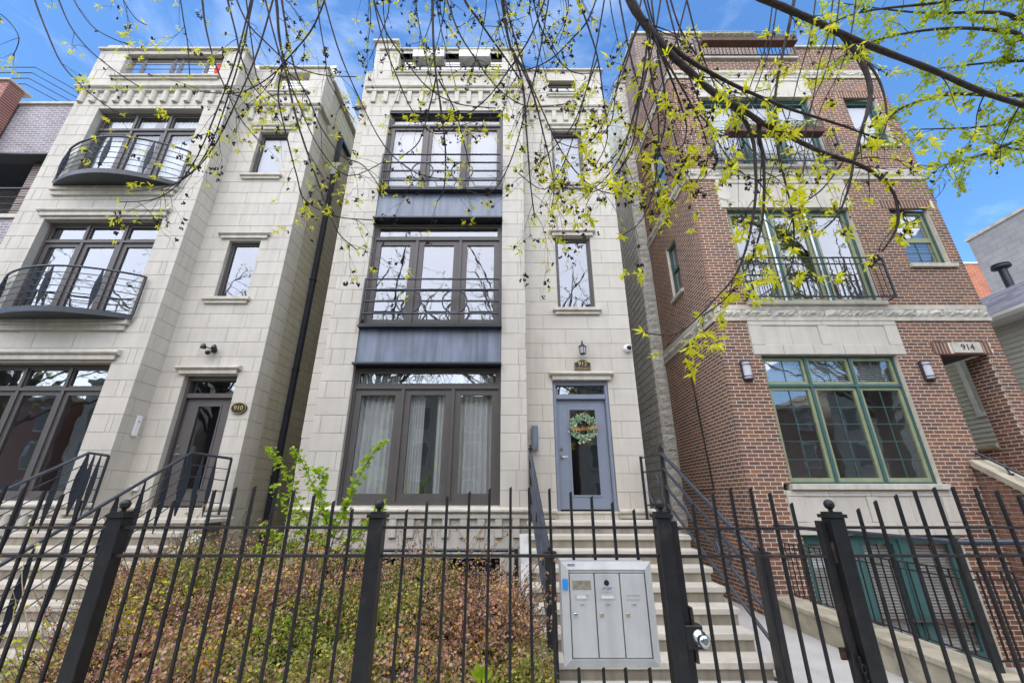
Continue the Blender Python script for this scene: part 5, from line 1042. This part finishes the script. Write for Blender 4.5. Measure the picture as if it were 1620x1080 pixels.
# sparse green twigs in front of the left steps
t = thing('spring_shrub', 'sparse twiggy shrub with tiny yellow leaves before the steps of the house numbered 910', 'shrub', (-4.3, 4.2, 0)); tw, lf = MB(), MB()
for pts in ([(60, 1080), (45, 1000), (35, 900), (60, 860)], [(55, 1080), (70, 960), (60, 890), (48, 830)], [(50, 1080), (80, 1000), (110, 930), (140, 880)], [(40, 1080), (20, 1000), (25, 950)]):
    shoot(tw, lf, [at(x, y, 4.3 + R.uniform(-.1, .1)) for x, y in pts], .006, .045, 1, .42, .45, .05)
tw.build('stems', M['straw'], t); lf.build('foliage', M['yellowleaf'], t)['kind'] = 'stuff'

# ================================================================== the ash tree whose branches hang over the street side
AS = thing('ash_tree', 'ash tree with dark drooping branches and yellow spring leaves overhanging the houses', 'tree', (.6, -2.2, 0))
wood, twg, lfs, sds = MB(), MB(), MB(), MB()
def px_path(pts, Y0, Y1): n = len(pts) - 1; return [at(x, y, Y0 + (Y1 - Y0) * i / n) for i, (x, y) in enumerate(pts)]
def rad(px, p): return max(.0027, px * (p.y * cos(PITCH) + (p.z - EYE) * sin(PITCH)) / F)
LS = [1.12]
def cluster(p, d, s=1.0):                              # fan of young leaflets
    k = R.randint(5, 9); d = d.normalized()
    for i in range(k):
        v = (d * R.uniform(.2, 1) + rdir() * .95 + Vector((0, 0, -.25))).normalized(); l = R.uniform(.04, .088) * s * LS[0]; leaf(lfs, p + rdir() * .014, v * l, l * .135, .3)
def seeds(p, s=1.0):
    for i in range(R.randint(5, 11)):
        c = p + rdir() * .015 * s * R.uniform(.3, 1.3) + Vector((0, 0, -.010)); r = R.uniform(.005, .0095) * s
        sds.add([c + Vector(v) * r for v in ((1, 0, 0), (-1, 0, 0), (0, 1, 0), (0, -1, 0), (0, 0, 1.3), (0, 0, -1.3))], [(0, 2, 4), (2, 1, 4), (1, 3, 4), (3, 0, 4), (2, 0, 5), (1, 2, 5), (3, 1, 5), (0, 3, 5)])
def droop(p, v, ln, r, lvl=0, leafy=.55, seedy=.45):
    pts = [p.copy()]; n = max(5, int(ln / .07)); v = v.normalized(); curl = R.uniform(-.02, .10)
    for i in range(n):
        g_ = -.16 if i < n * .6 else curl
        v = (v + Vector((0, 0, g_)) + rdir() * .13).normalized(); p = p + v * ln / n; pts.append(p.copy())
    (twg if r < .009 else wood).tube(pts, [r * (1 - .7 * i / n) for i in range(n + 1)], 5, cap=False)
    for i in range(2, n + 1):
        if lvl < 2 and R.random() < (.46 if lvl == 0 else .25): droop(pts[i], (v + rdir() * 1.0), ln * R.uniform(.25, .55), r * .55, lvl + 1, leafy, seedy)
        if R.random() < seedy * .14: q = pts[i] + rdir() * .03; twg.tube([pts[i], q], .0015, 3, cap=False); seeds(q)
        if R.random() < leafy * .05: cluster(pts[i], rdir(), .8)
    if R.random() < leafy * .85: cluster(pts[-1], v, 1.0)
    elif R.random() < seedy: seeds(pts[-1])
def limb(pts, Y0, Y1, p0, p1, kids=6, kl=.5, leafy=.55, seedy=.45, start=0.):
    path = smooth_path(px_path(pts, Y0, Y1), 4); m = len(path); rr = [rad(.85 * (p0 + (p1 - p0) * (i / (m - 1)) ** .6), path[i]) * (1 + .06 * sin(i * 1.7)) for i in range(m)]
    wood.tube(path, rr, 8 if p0 > 3 else 6)
    for k in range(kids):
        i = int(m * (start + (1 - start) * R.random())); i = min(i, m - 2); t_ = (path[i + 1] - path[i]).normalized(); v = t_ * .6 + rdir() * .8 + Vector((0, -.05, -.35)); droop(path[i], v, kl * R.uniform(.5, 1.3), max(.0028, rr[i] * .42) if rr[i] < .012 else R.uniform(.004, .008), 0, leafy, seedy)
    if p1 < 1.6: cluster(path[-1], path[-1] - path[-3], 1.1)
    return path
# the big arching branches on the right
b1 = limb([(1150, -60), (1190, -12), (1240, 12), (1290, 34), (1340, 58), (1410, 86), (1480, 113), (1560, 148), (1660, 178)], 2.7, 3.1, 7.5, 4.5, 7, .4, .65, .4)
limb([(1335, 56), (1362, 96), (1376, 135), (1374, 170), (1362, 210), (1352, 252), (1341, 302), (1325, 340), (1300, 365)], 2.95, 3.15, 6.5, 1.3, 9, .45, .5, .35)
limb([(1374, 100), (1392, 130), (1402, 170), (1400, 205), (1385, 225)], 2.95, 3.0, 3, 1, 4, .3)
b3 = limb([(970, -60), (1000, 6), (1022, 40), (1059, 84), (1094, 116), (1132, 149), (1181, 178), (1205, 194), (1252, 218), (1306, 243), (1355, 259), (1388, 278), (1414, 306), (1421, 345), (1413, 372), (1396, 397)], 2.5, 3.2, 9.5, 1.8, 11, .45, .5, .5, .1)
limb([(1059, 72), (1094, 98), (1127, 117), (1170, 139), (1216, 159), (1254, 174), (1292, 186), (1330, 198), (1360, 209), (1392, 221)], 2.65, 3.0, 5, 1.6, 9, .4, .8, .3)
limb([(1150, 160), (1167, 177), (1181, 196), (1192, 226), (1195, 264), (1196, 302), (1190, 350), (1178, 400), (1160, 440), (1128, 476), (1090, 515), (1060, 530), (1018, 526)], 2.8, 3.1, 5, 1., 12, .35, .8, .15, .3)
limb([(1201, 193), (1201, 220), (1207, 247), (1209, 302), (1204, 360), (1186, 415), (1150, 470), (1110, 500)], 2.85, 3.15, 5, 1., 8, .35, .8, .15, .3)
limb([(1262, -30), (1249, 38), (1235, 100), (1226, 160), (1230, 234), (1243, 291), (1254, 340), (1256, 392), (1248, 430), (1215, 470)], 2.9, 3.15, 3.6, 1., 10, .35, .7, .3)
limb([(1421, 338), (1440, 352), (1468, 330)], 3.2, 3.2, 2, 1, 2, .15, 1, 0); limb([(1330, 262), (1300, 300), (1262, 330), (1245, 372)], 3.0, 3.1, 2, .9, 4, .3)
for pts in ([(1022, 40), (1026, 70), (1029, 111), (1040, 171), (1042, 220), (1038, 275), (1030, 315), (1012, 352), (985, 372)], [(1026, 55), (1015, 130), (1000, 190), (985, 240), (960, 280), (930, 305)], [(1028, 90), (1010, 170), (1000, 230), (975, 275), (955, 290)], [(1035, 60), (1060, 120), (1075, 160), (1086, 200), (1080, 230), (1062, 240)], [(1040, 80), (1052, 150), (1050, 210), (1030, 260), (1010, 300)], [(1015, 30), (990, 90), (975, 140), (968, 190), (950, 215)], [(1050, 90), (1085, 150), (1110, 200), (1120, 250), (1100, 290)]):
    limb(pts, 2.6, 2.95, 2.6, .9, 9, .42, .5, .6, .15)
# centre
LS[0] = .72
limb([(770, -70), (790, -20), (796, 10), (800, 40), (808, 76), (826, 128), (833, 209), (839, 289), (846, 345)], 2.7, 3.2, 5, 1, 16, .5, .5, .6, .15)
limb([(810, 78), (839, 138), (858, 205), (876, 289), (872, 330)], 2.85, 3.15, 2.6, .9, 10, .45, .5, .6)
limb([(720, -50), (735, 0), (753, 26), (775, 58), (798, 90), (823, 126)], 2.7, 2.95, 2.8, 1.4, 8, .45, .5, .6)
limb([(684, -50), (684, 0), (686, 75), (690, 120), (697, 170), (705, 240), (702, 300), (690, 320)], 2.8, 3.1, 3.2, .9, 9, .5, .5, .6)
limb([(690, 122), (679, 172), (663, 224), (637, 247)], 2.95, 3.1, 1.6, .9, 3, .3); limb([(694, 126), (720, 176), (736, 234), (742, 262)], 2.95, 3.1, 1.6, .9, 4, .3)
limb([(900, -50), (915, 0), (929, 38), (945, 90), (953, 144), (961, 218), (942, 262)], 2.8, 3.1, 2.4, .9, 11, .45, .5, .6); limb([(945, 92), (925, 150), (905, 200), (870, 240), (850, 262)], 2.9, 3.1, 1.5, .8, 6, .4)
# left
limb([(425, -60), (437, 0), (441, 52), (449, 97), (467, 180), (484, 235), (505, 294), (522, 340), (538, 372), (566, 396)], 2.9, 3.3, 3.6, .9, 13, .5, .55, .5, .15)
limb([(443, -20), (455, 60), (470, 120), (490, 160), (507, 200), (540, 246), (575, 262), (606, 304)], 2.9, 3.3, 2.2, .9, 9, .4, .6, .4); limb([(449, 97), (440, 150), (452, 210), (470, 280), (482, 316), (530, 342), (590, 348)], 3.0, 3.3, 1.8, .9, 8, .4, .6, .4)
limb([(312, -50), (320, 0), (325, 41), (339, 97), (359, 145), (380, 187), (415, 230)], 2.9, 3.2, 2.2, .9, 9, .45); limb([(350, -50), (360, 0), (373, 52), (380, 86), (397, 131), (425, 166), (446, 197)], 2.9, 3.2, 2.2, .9, 10, .45); limb([(385, -40), (392, 20), (400, 80), (410, 130), (450, 170)], 2.9, 3.2, 1.6, .9, 8, .4); limb([(500, -40), (505, 30), (515, 90), (520, 130), (560, 190)], 2.9, 3.2, 1.4, .8, 6, .35); limb([(280, -40), (290, 30), (297, 70), (300, 120)], 2.9, 3.2, 1.2, .8, 5, .35)
limb([(45, -40), (55, 0), (76, 55), (97, 100), (128, 135), (166, 166), (196, 182)], 3.0, 3.3, 1.7, .9, 6, .35, .8, .25); limb([(80, -40), (93, 0), (111, 41), (138, 76), (166, 100), (194, 121), (220, 137)], 3.0, 3.3, 1.5, .8, 6, .35, .8, .2); limb([(105, -40), (117, 0), (145, 41), (180, 62), (205, 70)], 3.0, 3.2, 1.2, .7, 5, .35, .8, .2); limb([(-20, 10), (10, 30), (30, 60), (20, 90)], 3.0, 3.2, 1., .7, 4, .3, .8, .2); limb([(180, -40), (195, 0), (215, 30), (232, 40)], 3.0, 3.2, 1.2, .7, 5, .35, .8, .2)
for k in range(16):
    x = R.uniform(560, 1010); limb([(x, -41), (x + R.uniform(-15, 15), 20), (x + R.uniform(-30, 30), R.uniform(50, 150))], 2.75, 3.2, 1.3, .7, 4, .38, .45, .6)
LS[0] = 1.0
for k in range(6):
    x = R.uniform(1080, 1320); limb([(x + 40, -30), (x + 28, R.uniform(40, 70)), (x + R.uniform(5, 20), R.uniform(100, 130)), (x + R.uniform(-20, 0), R.uniform(170, 200)), (x + R.uniform(-50, -15), R.uniform(230, 310))], 2.9, 3.2, 1.5, .7, 5, .35, .7, .4)
LS[0] = .62
limb([(1000, -52), (960, -44), (900, -41), (820, -40), (740, -41), (660, -40), (590, -40)], 2.75, 2.75, 5, 1.6, 0); limb([(640, -40), (570, -46), (500, -43), (430, -40), (350, -41), (270, -40), (160, -44), (40, -42)], 2.75, 2.75, 4, 1.2, 0); limb([(975, -52), (1030, -44), (1090, -41), (1140, -40)], 2.75, 2.75, 3, 1.4, 0)
for k in range(26):                                    # long fine hanging twigs
    x = R.choice((R.uniform(285, 560), R.uniform(600, 960), R.uniform(600, 960), R.uniform(985, 1120), R.uniform(985, 1120))); bend = R.choice((-1, 1)) * R.uniform(35, 110); y = R.uniform(110, 330) if x > 270 else R.uniform(60, 150)
    limb([(x - bend * .3, -40), (x, y * .25), (x + bend * .35, y * .55), (x + bend * .75, y * .82), (x + bend * 1.25, y * .97), (x + bend * 1.9, y * R.uniform(.88, 1.02))], 2.75, 3.25, 1.9, .8, 7, .40, .45, .5, .2)
# limbs above the frame that join the branches to the trunk behind the camera
tp = Vector((.6, -2.2, 4.2)); trunk = MB(); trunk.tube(smooth_path([(.62, -2.2, -.1), (.58, -2.22, .3), (.6, -2.2, 2.2), tp], 4), [.30, .27, .25, .245, .24, .24, .235, .23, .23, .225, .22, .22, .215], 12); 
for a, r0, r1, mid in ((at(970, -60, 2.5), .20, .07, (1.0, .2, 6.9)), (at(1150, -60, 2.7), .13, .06, (2.0, .4, 7.2)), (at(770, -70, 2.7), .15, .035, (.2, .3, 7.3)), (at(425, -60, 2.9), .15, .03, (-1.6, .2, 7.4)), (at(684, -50, 2.8), .09, .025, (-.6, .4, 7.6)), (at(900, -50, 2.8), .09, .02, (.5, .6, 7.6)), (at(80, -40, 3.0), .09, .016, (-3.2, .6, 7.3)), (at(312, -50, 2.9), .08, .018, (-2.2, .7, 7.6))):
    pth = smooth_path([tp - Vector((0, 0, .15)), tp.lerp(Vector(mid), .5) + Vector((0, -.2, .3)), Vector(mid), a], 5); m = len(pth); wood.tube(pth, [r0 + (r1 - r0) * i / (m - 1) for i in range(m)], 8)
    for k in range(7): i = R.randrange(m // 3, m - 3); droop(pth[i], rdir() + Vector((0, -.4, .8)), R.uniform(.5, 1.1), .01, 0, .6, .2)
trunk.build('trunk', M['bark'], AS); wood.build('branches', M['bark'], AS)['kind'] = 'stuff'; twg.build('twigs', M['twig'], AS)['kind'] = 'stuff'; lfs.build('foliage', M['ashleaf'], AS)['kind'] = 'stuff'; sds.build('dried_flowers', M['seed'], AS)['kind'] = 'stuff'

# ------------------------------------------------------------------ the maple at the upper right
MP = thing('maple_tree', 'bright green maple foliage hanging in the upper right corner', 'tree', (12.5, 1.5, 0)); wood, lfs = MB(), MB()
hub = Vector((12.0, 2.2, 7.5)); MB().tube(smooth_path([(12.5, 1.5, -.1), (12.45, 1.55, 2.5), (12.2, 1.9, 5.2), hub], 4), [.28 - .009 * i for i in range(13)], 10).build('trunk', M['bark'], MP)
def mleaf(p, l):
    d = (rdir() + Vector((0, 0, -.5))).normalized() * l; s_ = d.cross(rdir()).normalized() * l * .45; n_ = s_.cross(d).normalized() * l * .12
    lfs.add([p, p + d * .25 + s_ * .8, p + d * .35 + s_ * .45, p + d * .6 + s_ * .95 + n_, p + d * .62 + s_ * .3, p + d, p + d * .62 - s_ * .3, p + d * .6 - s_ * .95 + n_, p + d * .35 - s_ * .45, p + d * .25 - s_ * .8], [(0, 1, 2), (0, 2, 4), (2, 3, 4), (0, 4, 6), (4, 5, 6), (0, 6, 8), (6, 7, 8), (0, 8, 9)])
for pts, Y, n in (([(1700, 60), (1600, 50), (1500, 45), (1400, 60), (1330, 90)], 5.2, 330), ([(1700, 130), (1600, 150), (1500, 150), (1420, 175), (1380, 230)], 5.4, 300), ([(1720, 10), (1600, -10), (1480, 5), (1360, 20), (1290, 50)], 5.0, 380), ([(1720, 210), (1620, 220), (1540, 250), (1490, 262)], 5.5, 300), ([(1720, 90), (1640, 95), (1560, 100), (1470, 110)], 5.3, 280), ([(1700, 30), (1580, 20), (1450, 20), (1330, 5)], 5.1, 330), ([(1700, 170), (1620, 180), (1560, 200), (1440, 205)], 5.6, 170), ([(1720, 0), (1660, -20), (1560, -30), (1440, -30)], 5.1, 260), ([(1720, 260), (1660, 240), (1600, 235), (1530, 215)], 5.7, 150)):
    path = smooth_path([hub] + px_path(pts, Y - .8, Y), 5); m = len(path); wood.tube(path, [.045 * (1 - i / m) + .005 for i in range(m)], 6)
    subs = []
    for k in range(int(n / 9)):
        i = R.randrange(7, m); p = path[i]; v = (rdir() + Vector((-.4, 0, -.2))).normalized(); q = p + v * R.uniform(.15, .6); wood.tube([p, p.lerp(q, .5) + rdir() * .04, q], [.006, .004, .002], 4, cap=False); subs.append((p, q))
    for k in range(int(n * 2.9)):
        p, q = R.choice(subs); mleaf(p.lerp(q, R.uniform(.25, 1.1)) + rdir() * .10 * R.random(), R.uniform(.042, .082))
wood.build('branches', M['bark'], MP)['kind'] = 'stuff'; lfs.build('foliage', M['mapleleaf'], MP)['kind'] = 'stuff'
# bare twigs of a tree behind the brick house
t = thing('bare_tree', 'bare twiggy tree top showing beside the right edge of the brick house', 'tree', (18, 14, 0)); tw = MB(); tw.tube([(17.6, 14, 0), (17.5, 14, 6), at(1470, 350, 14)], [.15, .1, .05], 8)
def bare(p, v, ln, r, lvl):
    pts = [p.copy()]
    for i in range(6): v = (v + rdir() * .18 + Vector((0, 0, .05))).normalized(); p = p + v * ln / 6; pts.append(p.copy())
    tw.tube(pts, [r * (1 - .12 * i) for i in range(7)], 4, cap=False)
    if lvl < 3:
        for i in range(3): bare(pts[R.randrange(2, 7)], v + rdir() * .8, ln * .6, r * .6, lvl + 1)
for tgt in ((1488, 300), (1478, 318), (1500, 312)): p = at(1470, 350, 14); bare(p, at(*tgt, 14) - p, 1.3, .03, 0)
tw.build('trunk', M['bark'], t)
# street trees across the road (mirrored in the windows)
for i, (x, y) in enumerate(((-31, -9.5), (-19, -10), (-8.5, -9.8), (1.5, -10.5), (12, -10), (23, -9.6))):
    lb = 'street tree across the road, ' + ('first', 'second', 'third', 'fourth', 'fifth', 'sixth')[i] + ' from the left in the mirrored row'
    t = thing('street_tree', lb, 'tree', (x, y, 0), 'street trees across the road'); tw, lf = MB(), MB(); tw.tube(smooth_path([(x, y, -.1), (x + .1, y, 3.5), (x, y, 8.5)], 4), [.28 - .012 * k for k in range(9)], 8)
    for k in range(30):
        v = Vector((R.uniform(-1, 1), R.uniform(-1, 1), R.uniform(.5, 2.2))).normalized(); p = Vector((x, y, R.uniform(5, 8.5))); pts = [p.copy()]
        for j in range(9): v = (v + rdir() * .22).normalized(); p = p + v * R.uniform(.7, 1.4); pts.append(p.copy())
        tw.tube(pts, [.10 - .0075 * j for j in range(10)], 5, cap=False)
        for j in range(3, 10):
            for s_ in range(2):
                q = pts[j] + rdir() * R.uniform(.7, 2.0); tw.tube([pts[j], pts[j].lerp(q, .5) + rdir() * .1, q], [.02, .014, .008], 4, cap=False)
                for w in range(5): l = R.uniform(.08, .16); leaf(lf, q + rdir() * .5 * R.random(), rdir() * l, l * .4)
    tw.build('trunk', M['bark'], t); lf.build('crown', M['limeleaf'], t)['kind'] = 'stuff'
